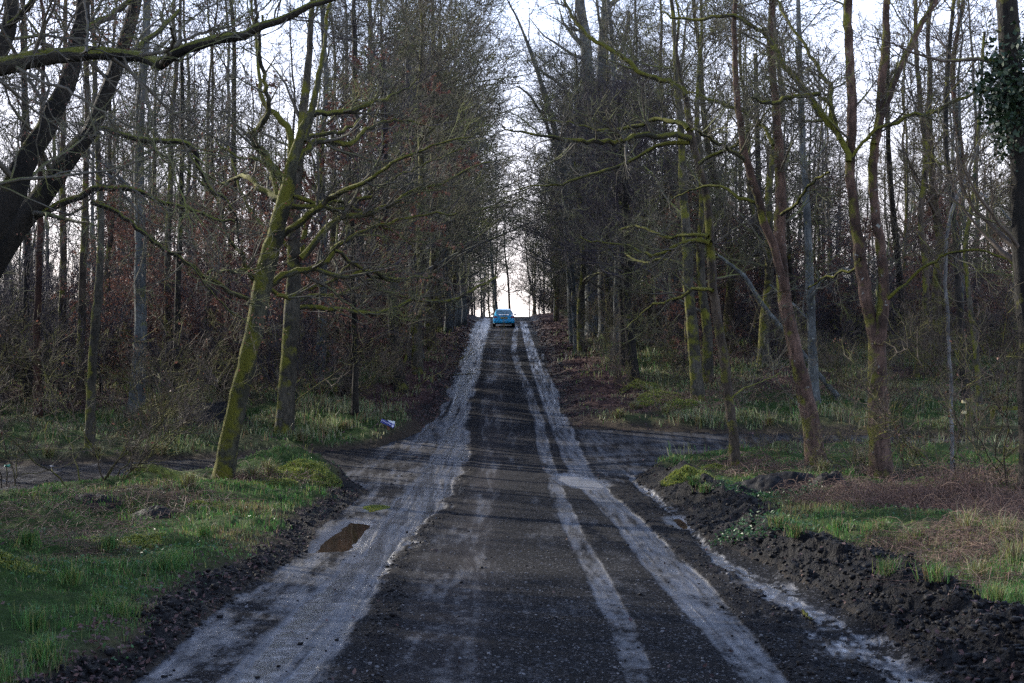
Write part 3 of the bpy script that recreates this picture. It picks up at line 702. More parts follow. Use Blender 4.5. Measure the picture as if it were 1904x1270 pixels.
hero('forked tree with reddish bark and moss patches, standing in dead brambles at the right',
  [[(1638, 888, 50), (1637, 840, 42), (1636, 802, 41), (1633, 730, 38), (1631, 675, 36), (1628, 620, 35), (1617, 585, 26), (1608, 530, 25), (1601, 487, 24), (1594, 435, 21), (1587, 380, 21), (1580, 319, 20), (1583, 254, 19), (1584, 181, 19), (1580, 109, 18), (1576, 36, 18), (1577, 0, 17)],
   [(1634, 640, 28), (1640, 590, 26), (1643, 540, 23), (1642, 494, 21), (1634, 440, 20), (1629, 410, 19), (1623, 344, 19), (1624, 290, 20), (1634, 230, 18), (1641, 145, 17), (1645, 90, 16), (1648, 10, 14)],
   [(1626, 268, 15), (1638, 225, 14), (1655, 175, 13), (1672, 130, 13), (1691, 90, 13), (1710, 50, 12), (1735, 10, 11), (1748, -20, 10)]],
  [[(1578, 300, 13), (1568, 272, 12), (1554, 250, 12), (1536, 225, 12), (1518, 200, 12), (1496, 165, 13), (1472, 136, 12), (1450, 105, 11), (1432, 75, 10), (1409, 54, 9), (1373, 33, 8), (1345, 28, 7), (1318, 31, 7), (1290, 38, 6), (1264, 36, 5), (1230, 20, 3)],
   [(1556, 240, 9), (1548, 210, 8), (1535, 188, 8), (1518, 176, 8), (1489, 177, 8), (1462, 184, 9), (1435, 191, 8), (1409, 190, 5), (1400, 182, 3)],
   [(1560, 260, 8), (1545, 220, 8), (1543, 185, 7), (1544, 160, 9), (1532, 146, 8), (1515, 115, 7), (1500, 90, 7), (1474, 54, 6), (1458, 25, 6), (1445, 0, 5)],
   [(1576, 297, 8), (1594, 280, 7), (1612, 254, 7), (1628, 242, 7), (1663, 228, 7), (1692, 214, 7), (1735, 210, 7), (1778, 188, 7), (1822, 170, 6), (1866, 161, 5), (1900, 150, 4)],
   [(1600, 480, 6), (1585, 500, 5), (1555, 510, 5), (1525, 520, 4), (1500, 540, 3)],
   [(1645, 560, 8), (1680, 530, 7), (1715, 500, 6), (1750, 480, 6), (1790, 465, 5), (1840, 470, 4), (1900, 500, 4)]],
  tm='bark_pink', lbm='bark_mossy', cm='twig_olive', wf=0.92, seed=15, dens=1.15, spread=2.4, autolimbs=5, alen=2.6, topfill=5, scale=0.9)
# right edge, close: ivy grown trunk
def edge_tree():
    rng = np.random.default_rng(16); d = 24.0
    base = np.array([(1925-CX)*d/F, d, 0]); base[2] = H(base[0], d)
    r = empty('tree', tuple(base)); tag(r, 'large trunk with an ivy clump, cut by the right edge of the picture', 'tree')
    px = [(1912, 600, 44), (1902, 470, 40), (1897, 362, 38), (1893, 290, 38), (1887, 217, 38), (1880, 109, 40), (1873, 20, 40), (1868, -60, 38)]
    pts = [base-[0, 0, .3], base]+[P(a, b_, d) for a, b_, c in px]; rad = [0.3, 0.27]+[c*d/F/2 for a, b_, c in px]
    for q in range(1, 6): pts.append(pts[-1]+np.array([-0.05, rng.normal(0, .1), 1.5])); rad.append(rad[-1]*0.85)
    p_, r_ = resamp(pts, rad, 40, 0.012, rng); t = MB(); flare_trunk(t, p_, r_, 18, rng); c = MB()
    a, ar, _ = spawn(rng, p_[None], r_[None], np.array([16]), 0.2, 1.0, 3.2, 62, 10, 0.14, 0.05, 0.28, 0.012, 0)
    c.tubes(a, ar, 6); twigs(rng, c, list(a), list(ar), 0.9, 1.0)
    t.build('trunk', M['bark_dark'], r, origin=base); c.build('crown', M['twig_brown'], r, origin=base)
    iv = MB(); f = rng.uniform(0, 1, 2600); i = 16+(f*7).astype(int)
    cc = np.zeros((2600, 3)); th = rng.uniform(0, 6.28, 2600); rr = 0.22+np.abs(rng.normal(0, 0.17, 2600))
    hz = P(1885, 185, d)[2]+rng.normal(0, 0.50, 2600); rr = rr*(0.55+1.1*fbm(hz*2.1, th*1.1, 3, 7))
    xx = np.interp(hz, p_[:, 2], p_[:, 0]); yy = np.interp(hz, p_[:, 2], p_[:, 1])
    cc = np.stack([xx+rr*np.cos(th), yy+rr*np.sin(th), hz], 1); quadleaf(rng, iv, cc, 0.05); iv.build('ivy', M['ivy'], r, origin=base)
edge_tree()
hero('smooth bluish grey tree standing behind the pinkish two stemmed tree',
  [[(1514, 752, 20), (1511, 657, 17), (1508, 585, 16), (1505, 512, 15), (1503, 440, 14), (1496, 326, 13), (1492, 254, 12), (1489, 170, 11), (1486, 80, 9), (1484, 10, 8)]],
  [[(1508, 560, 6), (1530, 520, 5), (1560, 505, 4), (1600, 500, 3)], [(1508, 600, 6), (1480, 570, 5), (1455, 548, 4), (1430, 530, 3)]],
  tm='bark_grey', cm='twig_grey', seed=17, dens=0.6, autolimbs=10, alen=4, at0=0.3)
hero('straight trunk with a bright yellow green mossy edge, in the clearing right of the road',
  [[(1298, 746, 27), (1294, 700, 23), (1291, 657, 21), (1284, 585, 20), (1279, 512, 19), (1277, 440, 17), (1270, 360, 15), (1268, 283, 13), (1262, 200, 12), (1255, 100, 9), (1250, 10, 7)]],
  [[(1280, 500, 7), (1240, 480, 6), (1200, 490, 5), (1160, 470, 4)]],
  tm='bark_moss', cm='twig_green', seed=18, dens=0.7, autolimbs=12, alen=4.6, at0=0.35)
hero('dark trunk with bright mossy foot, nearer of two dark trunks right of the road',
  [[(1181, 712, 24), (1179, 690, 19), (1173, 640, 18), (1166, 550, 16), (1168, 477, 15), (1164, 400, 13), (1160, 320, 11), (1152, 250, 8), (1150, 180, 6)]], [],
  tm='bark_dark', cm='twig_dark', seed=19, dens=1.15, autolimbs=26, alen=5.2, at0=0.38, aup=0.03, spread=3)
hero('very dark straight trunk just behind the moss footed one, under a dense purplish crown',
  [[(1161, 678, 17), (1159, 600, 15), (1157, 520, 15), (1156, 440, 13), (1150, 350, 11), (1140, 270, 8), (1132, 200, 5)]], [],
  tm='bark_dark', cm='twig_dark', seed=20, dens=1.15, autolimbs=30, alen=6.0, at0=0.35, aup=0.03, spread=3)
# two tall pale grey trunks in the sky gap and the leaning pole
hero('tall pale grey trunk in the bright gap, left one of the close pair',
  [[(1106, 560, 34), (1102, 450, 28), (1100, 350, 26), (1096, 294, 25), (1096, 220, 24), (1093, 147, 22), (1089, 73, 20), (1078, 5, 18)]], [[(1094, 200, 12), (1078, 192, 7), (1050, 165, 6), (1032, 150, 6), (1010, 136, 5)]],
  tm='bark_grey', cm='twig_grey', seed=21, dens=0.28, autolimbs=9, alen=6, at0=0.55, base_d=88, spread=4, scale=1.9, twigmin=0.012, topfill=5, toplen=6)
hero('tall grey trunk in the bright gap, right one of the close pair',
  [[(1128, 560, 32), (1124, 450, 26), (1121, 350, 24), (1118, 294, 24), (1120, 220, 22), (1118, 147, 20), (1121, 73, 18), (1126, 5, 14)]], [[(1120, 160, 10), (1136, 120, 8), (1160, 80, 7), (1170, 20, 5)]],
  tm='bark_grey', cm='twig_grey', seed=22, dens=0.28, autolimbs=9, alen=6, at0=0.5, base_d=84, spread=4, scale=1.9, twigmin=0.012, topfill=5, toplen=6)
hero('slim grey tree leaning left across the bright sky gap beside the road',
  [[(1066, 560, 15), (1056, 440, 14), (1048, 331, 13), (1041, 294, 13), (1034, 250, 11), (1023, 215, 10), (1015, 185, 10), (1008, 162, 9), (998, 130, 8), (986, 95, 7), (975, 66, 5), (960, 30, 4)]],
  [[(1040, 280, 8), (1026, 262, 7), (1016, 230, 6), (1000, 200, 5), (985, 178, 4), (960, 160, 3)]],
  tm='bark_grey', cm='twig_grey', seed=23, dens=0.35, autolimbs=7, alen=5, at0=0.5, base_d=80, spread=4, scale=1.6, twigmin=0.012, topfill=4, toplen=4)

# left wood, trunks that can be told apart
LW = [
 ('slender tree with a sunlit mossy left edge rising from the dark undergrowth at the left', [(168, 832, 19), (169, 750, 17), (171, 694, 17), (177, 614, 17), (183, 540, 15), (188, 450, 13), (186, 350, 12), (180, 240, 10), (176, 120, 8), (172, 20, 7)], 'bark_moss', 24),
 ('plain dark trunk immediately left of the slender mossy edged tree', [(148, 752, 16), (150, 680, 14), (152, 600, 14), (154, 500, 13), (158, 400, 12), (162, 260, 10), (160, 100, 8), (158, 10, 7)], 'bark_brown', 25),
 ('narrow rusty red trunk near the left edge of the wood', [(71, 776, 16), (70, 700, 14), (68, 620, 13), (72, 520, 12), (74, 420, 11), (76, 300, 10), (80, 150, 8), (80, 20, 7)], 'bark_rust', 26),
 ('dark trunk just left of the rusty red trunk at the left edge', [(52, 748, 15), (50, 680, 13), (48, 600, 12), (50, 480, 11), (46, 340, 10), (44, 180, 8), (42, 20, 7)], 'bark_dark', 27),
 ('dark trunk between the rusty red trunk and the mossy edged one', [(113, 736, 15), (113, 660, 14), (116, 570, 13), (118, 460, 12), (116, 320, 10), (120, 160, 8), (122, 20, 7)], 'bark_brown', 28),
 ('thin black tree above the fallen blue and white sign', [(660, 772, 15), (661, 720, 11), (659, 640, 10), (657, 560, 9), (655, 513, 8), (656, 440, 7), (652, 360, 6), (650, 260, 5)], 'bark_dark', 29),
 ('thick dark trunk hidden behind the thin black tree above the fallen sign', [(646, 738, 40), (655, 690, 25), (664, 640, 21), (668, 560, 20), (668, 470, 18), (664, 380, 16), (662, 260, 13), (660, 130, 11), (658, 20, 8)], 'bark_dark', 30),
 ('stout dark trunk leaning left on the leafy bank left of the road', [(745, 724, 27), (740, 690, 20), (736, 650, 18), (731, 600, 17), (728, 540, 15), (722, 460, 14), (716, 350, 12), (716, 220, 10), (712, 100, 8)], 'bark_dark', 31),
 ('grey trunk with moss low down, right of the stout leaning one on the left bank', [(775, 668, 27), (773, 630, 22), (771, 570, 20), (770, 500, 19), (770, 400, 17), (764, 300, 14), (760, 180, 12), (758, 60, 9)], 'bark_grey', 32),
 ('mossy footed trunk on the left bank nearest to the blue car', [(813, 618, 23), (814, 590, 16), (814, 540, 15), (812, 470, 14), (815, 380, 12), (812, 280, 10), (806, 180, 8)], 'bark_moss', 33),
]
for k, (lab, st, tm, sd_k) in enumerate(LW):
    hero(lab, [st], [], tm=tm, cm='twig_brown' if k < 5 else ('twig_dark' if k in (5, 6, 7) else 'twig_olive'), seed=sd_k, dens=0.5, scale=1.25, autolimbs=10 if k < 5 else 17, alen=3.4 if k < 5 else 6.2,
         at0=0.4 if k < 5 else 0.35, topfill=5, twigmin=0.008, leaves=(9000 if k in (5,) else 0), levels=3)
# slanting thin pole propped on the stout trunk
hero('thin dead pole slanting up from the stout leaning trunk on the left bank', [[(742, 722, 9), (757, 660, 8), (768, 600, 7), (778, 560, 7), (790, 525, 6), (797, 500, 4)]], [], tm='bark_brown', seed=34, topfill=0, spread=0.3, name='dead_pole', cat='dead tree')
RW = [
 ('slim dark tree rising behind the wooden gate post at the right', [(1795, 748, 18), (1790, 660, 16), (1783, 560, 14), (1778, 470, 12), (1770, 380, 11), (1758, 260, 10), (1762, 130, 9), (1772, 10, 7)], 'bark_dark', 41, 0.3),
 ('thin pale trunk with a yellow lit edge right beside the gate post', [(1822, 780, 12), (1818, 700, 11), (1810, 620, 10), (1800, 540, 9), (1795, 460, 9), (1808, 380, 8), (1815, 300, 7), (1822, 200, 6), (1830, 60, 5)], 'bark_moss', 42, 0.2),
 ('dark trunk deep in the wood right of the forked reddish tree', [(1677, 670, 15), (1676, 600, 13), (1673, 520, 12), (1664, 430, 11), (1655, 330, 10), (1650, 200, 9), (1652, 60, 7)], 'bark_dark', 43, 0.3),
 ('bent trunk with a rusty tint between the forked tree and the right edge', [(1750, 655, 13), (1752, 580, 12), (1760, 500, 12), (1785, 400, 11), (1790, 310, 10), (1780, 230, 10), (1772, 160, 9), (1775, 90, 8), (1790, 10, 7)], 'bark_rust', 44, 0.35),
 ('short dark trunk behind the thin brown corner tree', [(1411, 625, 18), (1412, 560, 15), (1410, 480, 14), (1412, 380, 12), (1408, 250, 10), (1405, 100, 8)], 'bark_dark', 45, 0.35),
 ('slim grey trunk with lichen between the two right hand pinkish trees, leaning right', [(1705, 700, 13), (1718, 600, 12), (1722, 500, 12), (1712, 400, 11), (1722, 300, 10), (1712, 200, 9), (1704, 90, 8), (1702, 10, 7)], 'bark_brown', 46, 0.3),
]
for lab, st, tm, sd_k, a0 in RW:
    hero(lab, [st], [], tm=tm, cm='twig_brown', seed=sd_k, dens=0.5, scale=1.15, autolimbs=14, alen=3.6, at0=a0, topfill=5, twigmin=0.007)
# fallen / leaning dead wood
hero('pale dead trunk leaning across the right wood behind the pinkish tree', [[(1560, 760, 11), (1525, 700, 9), (1480, 640, 9), (1445, 600, 9), (1410, 555, 9), (1385, 515, 8), (1350, 485, 6), (1335, 474, 4)]], [], tm='bark_grey', seed=47, topfill=0, spread=0.5, base_d=50, name='leaning_dead_trunk', cat='dead tree')
hero('bare whitish crooked sapling at the right, twisting up before the dark wood', [[(1770, 860, 8), (1768, 740, 7), (1762, 600, 7), (1758, 470, 6), (1768, 400, 7), (1785, 355, 6), (1800, 320, 6), (1812, 285, 6), (1822, 262, 5)]], [[(1790, 340, 4), (1840, 372, 3), (1890, 420, 3)]], tm='bark_pale', cm='twig_brown', seed=48, topfill=0, autolimbs=6, alen=1.2, scale=0.6, base_d=30)

# big dark leaning trees at the left edge, close to the camera
def near_left():
    rng = np.random.default_rng(50)
    def build(lab, d, base_px, px, limbs, seed, dens=1.0):
        rng = np.random.default_rng(seed)
        bx = (base_px-CX)*d/F; base = np.array([bx, d, H(bx, d)])
        pts = [base-[0, 0, .3], base]+[P(p[0], p[1], d) for p in px]; rad = [px[0][2]*d/F/2*1.2]*2+[p[2]*d/F/2 for p in px]
        for q in range(1, 5): pts.append(pts[-1]+np.array([0.35, rng.normal(0, .1), 1.2])); rad.append(rad[-1]*0.8)
        p_, r_ = resamp(pts, rad, 44, 0.012, rng); t = MB(); flare_trunk(t, p_, r_, 18, rng); c = MB(); PL, RL, LB = [], [], []
        for lm in limbs:
            e = rng.uniform(-1.5, 1.5); u = np.linspace(0, 1, len(lm))
            q_, s_ = resamp([P(p[0], p[1], d+e*v) for p, v in zip(lm, u)], [p[2]*d/F/2 for p in lm], int(len(lm)*3), 0.012, rng)
            lb = MB(); lb.tubes(q_, s_, 10, jit=0.05, rng=rng); LB.append(lb); PL.append(q_); RL.append(s_)
        a, ar, _ = spawn(rng, p_[None], r_[None], np.array([12]), 0.35, 1.0, 3.0, 60, 10, 0.14, 0.04, 0.28, 0.012, 0)
        c.tubes(a, ar, 6); PL += list(a); RL += list(ar)
        last = twigs(rng, c, PL, RL, dens, 0.9, 0.0, 0.16, 0.004)
        lv = MB(); leaves_on(rng, lv, last, 1500, 0.018)
        r = empty('tree', tuple(base)); tag(r, lab, 'tree')
        for lb in LB: lb.build('limb', M['bark_topmoss'], r, origin=base)
        t.build('trunk', M['bark_dark'], r, origin=base); c.build('crown', M['twig_olive'], r, origin=base); lv.build('leaves', M['copper'], r, origin=base)
    build('thick dark trunk leaning right, crossing behind the overhanging bough at top left', 19, -230,
          [(-120, 600, 56), (0, 400, 46), (40, 320, 41), (80, 245, 38), (110, 190, 35), (130, 130, 31), (142, 80, 30), (155, 30, 26), (165, -40, 22)],
          [[(150, 55, 14), (175, 45, 13), (215, 22, 12), (250, -5, 10)]], 51, 0.8)
    build('thinner dark leaning trunk at top left, right of the thick leaning one', 21, -150,
          [(-60, 600, 44), (20, 440, 42), (60, 385, 40), (100, 335, 38), (140, 280, 34), (170, 240, 30), (195, 180, 28), (215, 130, 26), (235, 70, 24), (250, 20, 22), (262, -40, 18)],
          [[(62, 402, 15), (100, 385, 14), (145, 366, 13), (188, 351, 12), (232, 351, 11), (262, 358, 10), (290, 370, 8), (348, 388, 7), (399, 406, 6), (438, 413, 4)],
           [(170, 374, 10), (200, 385, 9), (239, 409, 8), (275, 440, 7), (301, 460, 7), (330, 478, 5), (360, 500, 4), (390, 540, 3), (440, 590, 2)],
           [(175, 235, 10), (230, 250, 10), (280, 262, 11), (330, 262, 10), (362, 280, 9), (375, 320, 8), (390, 352, 8), (420, 372, 7), (438, 405, 5), (445, 450, 4)],
           [(215, 140, 14), (240, 105, 13), (262, 85, 12), (300, 55, 9), (335, 20, 8)]], 52, 0.9)
    build('dark forked stem in the extreme top left corner against the bright sky', 16, -190,
          [(-90, 420, 40), (-40, 200, 34), (0, 90, 30), (14, 50, 28), (20, 10, 24), (22, -30, 20)],
          [[(12, 52, 12), (35, 35, 12), (55, 10, 11), (75, -20, 9)]], 53, 0.7)
near_left()
def overhang():
    rng = np.random.default_rng(54); d = 12.0
    base = np.array([-7.6, d+0.6, 0.0]); base[2] = H(base[0], base[1])
    r = empty('tree', tuple(base)); tag(r, 'tree outside the left edge whose thick mossy bough hangs across the top left', 'tree')
    pts = [base+[0, 0, -.3], base, base+[0.05, 0, 1.5], base+[0.15, -.1, 3.6], base+[0.2, -.2, 5.4], base+[0.2, 0, 8], base+[0.5, 0.3, 11]]
    p_, r_ = resamp(pts, [0.30, 0.28, 0.24, 0.22, 0.2, 0.15, 0.08], 30, 0.01, rng); t = MB(); flare_trunk(t, p_, r_, 18, rng)
    lm = [(-700, 420, 62), (-420, 265, 54), (-180, 170, 44), (-20, 128, 38), (30, 117, 36), (80, 106, 33), (130, 102, 29), (175, 99, 26), (220, 102, 22), (262, 107, 20), (280, 113, 21), (298, 120, 22), (316, 108, 20), (345, 91, 19), (380, 80, 18), (420, 72, 17), (455, 65, 16), (480, 50, 15), (520, 38, 14), (560, 20, 12), (600, 4, 10), (650, -14, 8), (720, -40, 5)]
    u = np.linspace(0, 1, len(lm)); c = MB()
    q_, s_ = resamp([P(p[0], p[1], d+0.6-1.6*v) for p, v in zip(lm, u)], [p[2]*d/F/2 for p in lm], 70, 0.004, rng)
    bo = MB(); bo.tubes(q_, s_, 14, jit=0.06, rng=rng); bo.build('limb', M['bark_topmoss'], r, origin=base); PL, RL = [], []
    for sub in ([(300, 118, 9), (312, 100, 8), (322, 75, 7), (318, 55, 5)], [(160, 98, 6), (162, 60, 5), (160, 20, 4), (150, -30, 4)], [(475, 48, 7), (477, 20, 6), (470, -20, 5)],
                [(260, 104, 8), (300, 96, 7), (340, 78, 6), (380, 60, 5), (430, 50, 4)], [(210, 108, 6), (250, 140, 6), (300, 190, 5), (350, 225, 4), (410, 262, 3), (450, 280, 2)],
                [(230, 106, 5), (270, 170, 5), (290, 240, 4), (320, 310, 3), (345, 380, 3), (360, 440, 2)], [(30, 125, 7), (80, 150, 6), (140, 175, 5), (200, 215, 4), (260, 240, 3)]):
        e = rng.uniform(-.8, .8); a_, b_ = resamp([P(p[0], p[1], d-0.5+e*v) for p, v in zip(sub, np.linspace(0, 1, len(sub)))], [p[2]*d/F/2 for p in sub], 16, 0.008, rng)
        c.tubes(a_, b_, 7); PL.append(a_); RL.append(b_)
    a, ar, _ = spawn(rng, q_[None], s_[None], np.array([26]), 0.15, 1.0, 1.5, 60, 10, 0.16, 0.02, 0.25, 0.006, 0)
    c.tubes(a, ar, 5); PL += list(a); RL += list(ar)
    last = twigs(rng, c, PL, RL, 1.2, 0.5, 0.0, 0.18, 0.0022)
    lv = MB(); leaves_on(rng, lv, last, 900, 0.012)
    t.build('trunk', M['bark_dark'], r, origin=base); c.build('crown', M['twig_olive'], r, origin=base); lv.build('leaves', M['copper'], r, origin=base)
overhang()

# ------------------------------------------------------------------ the wood behind: a few kinds of tree, each copied
def kind(seed, Ht, r0, nl, t0, ll, ang, aup, dens, scale, tm, cm, wig=0.13, lean=0.03, bend=0.12, levels=3, leaves=0, twigmin=0.011, taper=0.8, stems=1, lsize=0.05, sub2=5, sub3=5, drift=None):
    rng = np.random.default_rng(seed); tmb, cmb = MB(), MB(); TP, TR = [], []
    for s_ in range(stems):
        k = 12; z = np.linspace(0, Ht*(1 if s_ == 0 else rng.uniform(0.6, 0.95)), k); z[0] = -0.4
        dx = np.cumsum(rng.normal(rng.normal(0, lean if stems == 1 else 0.16), bend*0.35, k)); dy = np.cumsum(rng.normal(rng.normal(0, lean if stems == 1 else 0.16), bend*0.35, k))
        p = np.stack([dx, dy, z], 1); rd = r0*(1-taper*np.linspace(0, 1, k)**0.9)*(1 if s_ == 0 else 0.8); rd[0] *= 1.35
        p_, r_ = resamp(p, rd, 22, 0.015, rng); tmb.tubes(p_, r_, 9 if r0 > 0.05 else 5, jit=0.03, rng=rng); TP.append(p_); TR.append(r_)
    T = np.stack(TP); R = np.stack(TR)
    a, ar, _ = spawn(rng, T, R, np.full(len(T), nl), t0, 1.0, ll, ang, 9, wig, aup, 0.42, 0.012, 0.0, lenfall=0.5, drift=None if drift is None else np.array(drift))
    cmb.tubes(a, ar, 5)
    ln = ll*0.8; c1 = max(2, int(ln*2.0*dens/scale))
    b_, br, _ = spawn(rng, a, ar, np.full(len(a), c1), 0.12, 1.0, 1.9*scale, 46, 7, wig*1.2, aup*0.8, 0.55, 0.012, 0.15); cmb.tubes(b_, br, 3); last = b_
    c_, cr, _ = spawn(rng, b_, br, np.full(len(b_), sub2), 0.15, 1.0, 1.0*scale, 46, 5, wig*1.2, aup*0.6, 0.6, twigmin, 0.1); cmb.tubes(c_, cr, 3); last = c_
    if sub3:
        e_, er, _ = spawn(rng, c_, cr, np.full(len(c_), sub3), 0.15, 1.0, 0.5*scale, 44, 4, wig*1.2, 0.02, 0.7, twigmin*0.9, 0.1); cmb.tubes(e_, er, 3); last = e_
    ex = []
    if leaves: lm_ = MB(); leaves_on(rng, lm_, last, leaves, lsize); ex.append(('leaves', lm_, 'copper'))
    return dict(t=tmb, c=cmb, ex=ex, tm=tm, cm=cm, obj=None, H=Ht)
KIND = {
 'pole': [kind(100+i, 17+2*i, 0.14, 17, 0.28, 3.4, 42, 0.09, 0.9, 1.2, ['bark_brown', 'bark_grey', 'bark_moss', 'bark_dark'][i], ['twig_brown', 'twig_grey', 'twig_olive', 'twig_dark'][i], sub2=4, sub3=4, bend=0.30, lean=0.07) for i in range(4)],
 'wide': [kind(110+i, 15+1.5*i, 0.20, 24, 0.18, 5.6, 58, 0.05, 0.95, 1.3, ['bark_moss', 'bark_brown', 'bark_grey', 'bark_brown', 'bark_grey'][i], ['twig_olive', 'twig_brown', 'twig_grey', 'twig_olive', 'twig_grey'][i], bend=0.3, lean=0.08, sub2=5, sub3=4) for i in range(5)],
 'arch': [kind(115+i, 14+2*i, 0.19, 26, 0.22, 7.0, 50, 0.035, 0.8, 1.4, ['bark_moss', 'bark_grey', 'bark_brown'][i], ['twig_olive', 'twig_grey', 'twig_olive'][i], bend=0.3, lean=0.05, drift=(0.75, 0, 0.05), sub2=5, sub3=4) for i in range(3)],
 'dense': [kind(120+i, 11+2*i, 0.13, 34, 0.10, 3.8, 68, 0.03, 1.0, 1.1, 'bark_dark', ['twig_dark', 'twig_olive', 'twig_dark'][i], bend=0.2, lean=0.06, sub2=4, sub3=4) for i in range(3)],
 'beech': [kind(130+i, 5+1.3*i, 0.045, 20, 0.10, 1.9, 66, 0.02, 1.2, 0.65, 'bark_dark', 'twig_dark', bend=0.1, leaves=2900+900*i, twigmin=0.006, sub2=3, sub3=3, lsize=0.042) for i in range(4)],
 'shrub': [kind(140+i, 3.0+0.9*i, 0.022, 9, 0.15, 1.0, 45, 0.05, 1.2, 0.55, 'bark_brown', 'twig_brown', bend=0.25, stems=5, twigmin=0.005, sub2=3, sub3=2, leaves=(0, 120, 0)[i], lsize=0.035) for i in range(3)],
}
NAME = {'arch': ('tree', 'tree'), 'pole': ('tree', 'tree'), 'wide': ('tree', 'tree'), 'dense': ('tree', 'tree'), 'beech': ('beech_sapling', 'sapling'), 'shrub': ('shrub', 'shrub')}
def place(kd, i, x, y, rot, sc, label, group, z=None):
    K = KIND[kd][i]; nm, cat = NAME[kd]
    if K['obj'] is None:
        r = finish_tree(nm, (0, 0, 0), K['t'], K['c'], K['tm'], K['cm'], label, group, cat, K['ex']); K['obj'] = r
        K['kids'] = list(r.children)
    else:
        r = K['obj'].copy(); COL.objects.link(r)
        for ch in K['kids']:
            c = ch.copy(); COL.objects.link(c); c.parent = r
        tag(r, label, cat, group)
    r.location = (x, y, (H(x, y) if z is None else z)-0.05); r.rotation_euler = (0, 0, rot); r.scale = (sc, sc, sc)
    return r
rg = np.random.default_rng(2024)
used = [(o.location.x, o.location.y) for o in S.objects if o.type == 'EMPTY']
def roadclear(x, y):
    s, sm, sd_ = road_s(np.array([x]), np.array([y])); return float(s[0])
def free(x, y, dmin): return all((x-a)**2+(y-b)**2 > dmin*dmin for a, b in used)
def scatter(n, kinds, yr, side, clear, maxclear, dmin, label, group, sc=(0.85, 1.2), ypow=1.0, xmax=0.46, tries=6000, pxr=None):
    k = 0
    for _ in range(tries):
        if k >= n: break
        yv = yr[0]+(yr[1]-yr[0])*rg.uniform()**ypow; xv = rg.uniform(0.0, xmax*yv+3)*side
        if pxr is not None:
            pxx = CX+xv*F/yv
            if not (pxr[0] < pxx < pxr[1]): continue
        s = roadclear(xv, yv)
        if s < clear or s > maxclear or not free(xv, yv, dmin): continue
        kd = kinds[rg.integers(len(kinds))]; used.append((xv, yv))
        place(kd, int(rg.integers(len(KIND[kd]))), xv, yv, rg.uniform(0, 6.28) if kd != 'arch' else (0.0 if side < 0 else math.pi)+rg.uniform(-0.5, 0.5), rg.uniform(*sc), label, group); k += 1
    return k
# avenue edges
scatter(22, ['arch', 'wide', 'arch'], (54, 135), -1, 1.3, 6.5, 2.6, 'bare tree of the row whose crowns arch over the left verge beyond the junction', 'bare trees lining the left verge of the road beyond the junction', sc=(0.9, 1.3))
scatter(24, ['wide', 'wide', 'dense', 'arch'], (62, 135), 1, 1.6, 7, 2.6, 'bare tree of the row whose crowns arch over the right verge beyond the junction', 'bare trees lining the right verge of the road beyond the junction', sc=(0.75, 1.1))
scatter(8, ['dense', 'wide'], (146, 195), -1, -9, 14, 3.0, 'distant pale tree on or past the crest of the road, left of the sky gap', 'distant trees past the crest, left of the gap', sc=(0.8, 1.2), xmax=0.10)
scatter(4, ['wide'], (168, 195), -1, -9, 14, 2.2, 'distant pale tree on or past the crest of the road, left of the sky gap', 'distant trees past the crest, left of the gap', sc=(0.6, 0.9), xmax=0.01)
scatter(4, ['wide'], (168, 195), 1, -9, 14, 2.2, 'distant pale tree on or past the crest of the road, right of the sky gap', 'distant trees past the crest, right of the gap', sc=(0.6, 0.95), xmax=0.02)
scatter(8, ['dense', 'wide'], (146, 195), 1, -9, 14, 3.0, 'distant pale tree on or past the crest of the road, right of the sky gap', 'distant trees past the crest, right of the gap', sc=(0.8, 1.2), xmax=0.10)
scatter(9, ['arch'], (118, 150), -1, 1.8, 5, 1.6, 'bare tree of the row whose crowns arch over the left verge beyond the junction', 'bare trees lining the left verge of the road beyond the junction', sc=(0.55, 0.9))
scatter(9, ['wide'], (118, 150), 1, 1.8, 5, 1.6, 'bare tree of the row whose crowns arch over the right verge beyond the junction', 'bare trees lining the right verge of the road beyond the junction', sc=(0.55, 0.9))
for _k in range(4000):  # dense trees added out of view on the left to shade the foreground
    if sum(1 for a, b in used if a < -0.37*b-4 and 10 < b < 36) > 21: break
    yv = rg.uniform(12, 33); xv = -rg.uniform(0.38*yv+4, 23)
    if free(xv, yv, 2.2) and roadclear(xv, yv) > 0.3: used.append((xv, yv)); place('dense', int(rg.integers(3)), xv, yv, rg.uniform(0, 6.28), rg.uniform(0.9, 1.2), 'bare unseen tree added left of the view to shade the near road', 'trees filling the wood left of the road')
for px_, py_, sc_k in ((835, 618, 1.45), (850, 608, 1.35), (800, 650, 1.3), (862, 603, 1.1), (1075, 622, 1.1)):
    x_, y_, z_ = ground_pt(px_, py_); used.append((x_, y_)); s_l = px_ < CX
    place('arch', px_ % 3, x_, y_, (0.0 if s_l else math.pi)+0.3*math.sin(px_), sc_k, 'bare tree of the row whose crowns arch over the %s verge beyond the junction' % ('left' if s_l else 'right'), 'bare trees lining the %s verge of the road beyond the junction' % ('left' if s_l else 'right'))
LWL, LWG = 'bare unseen tree added left of the view to shade the near road', 'trees filling the wood left of the road'
for _k in range(900):  # more unseen trees added beyond the left edge to hold back the sun
    if _k > 0 and sum(1 for a, b in used if a < -0.37*b-1.5 and b > 10) > 34: break
    yv = rg.uniform(36, 75); xv = -(0.385*yv+rg.uniform(2, 26))
    if free(xv, yv, 2.4) and roadclear(xv, yv) > 0.5: used.append((xv, yv)); place(['pole', 'wide'][_k % 2], int(rg.integers(4)), xv, yv, rg.uniform(0, 6.28), rg.uniform(0.8, 1.1), LWL, LWG)
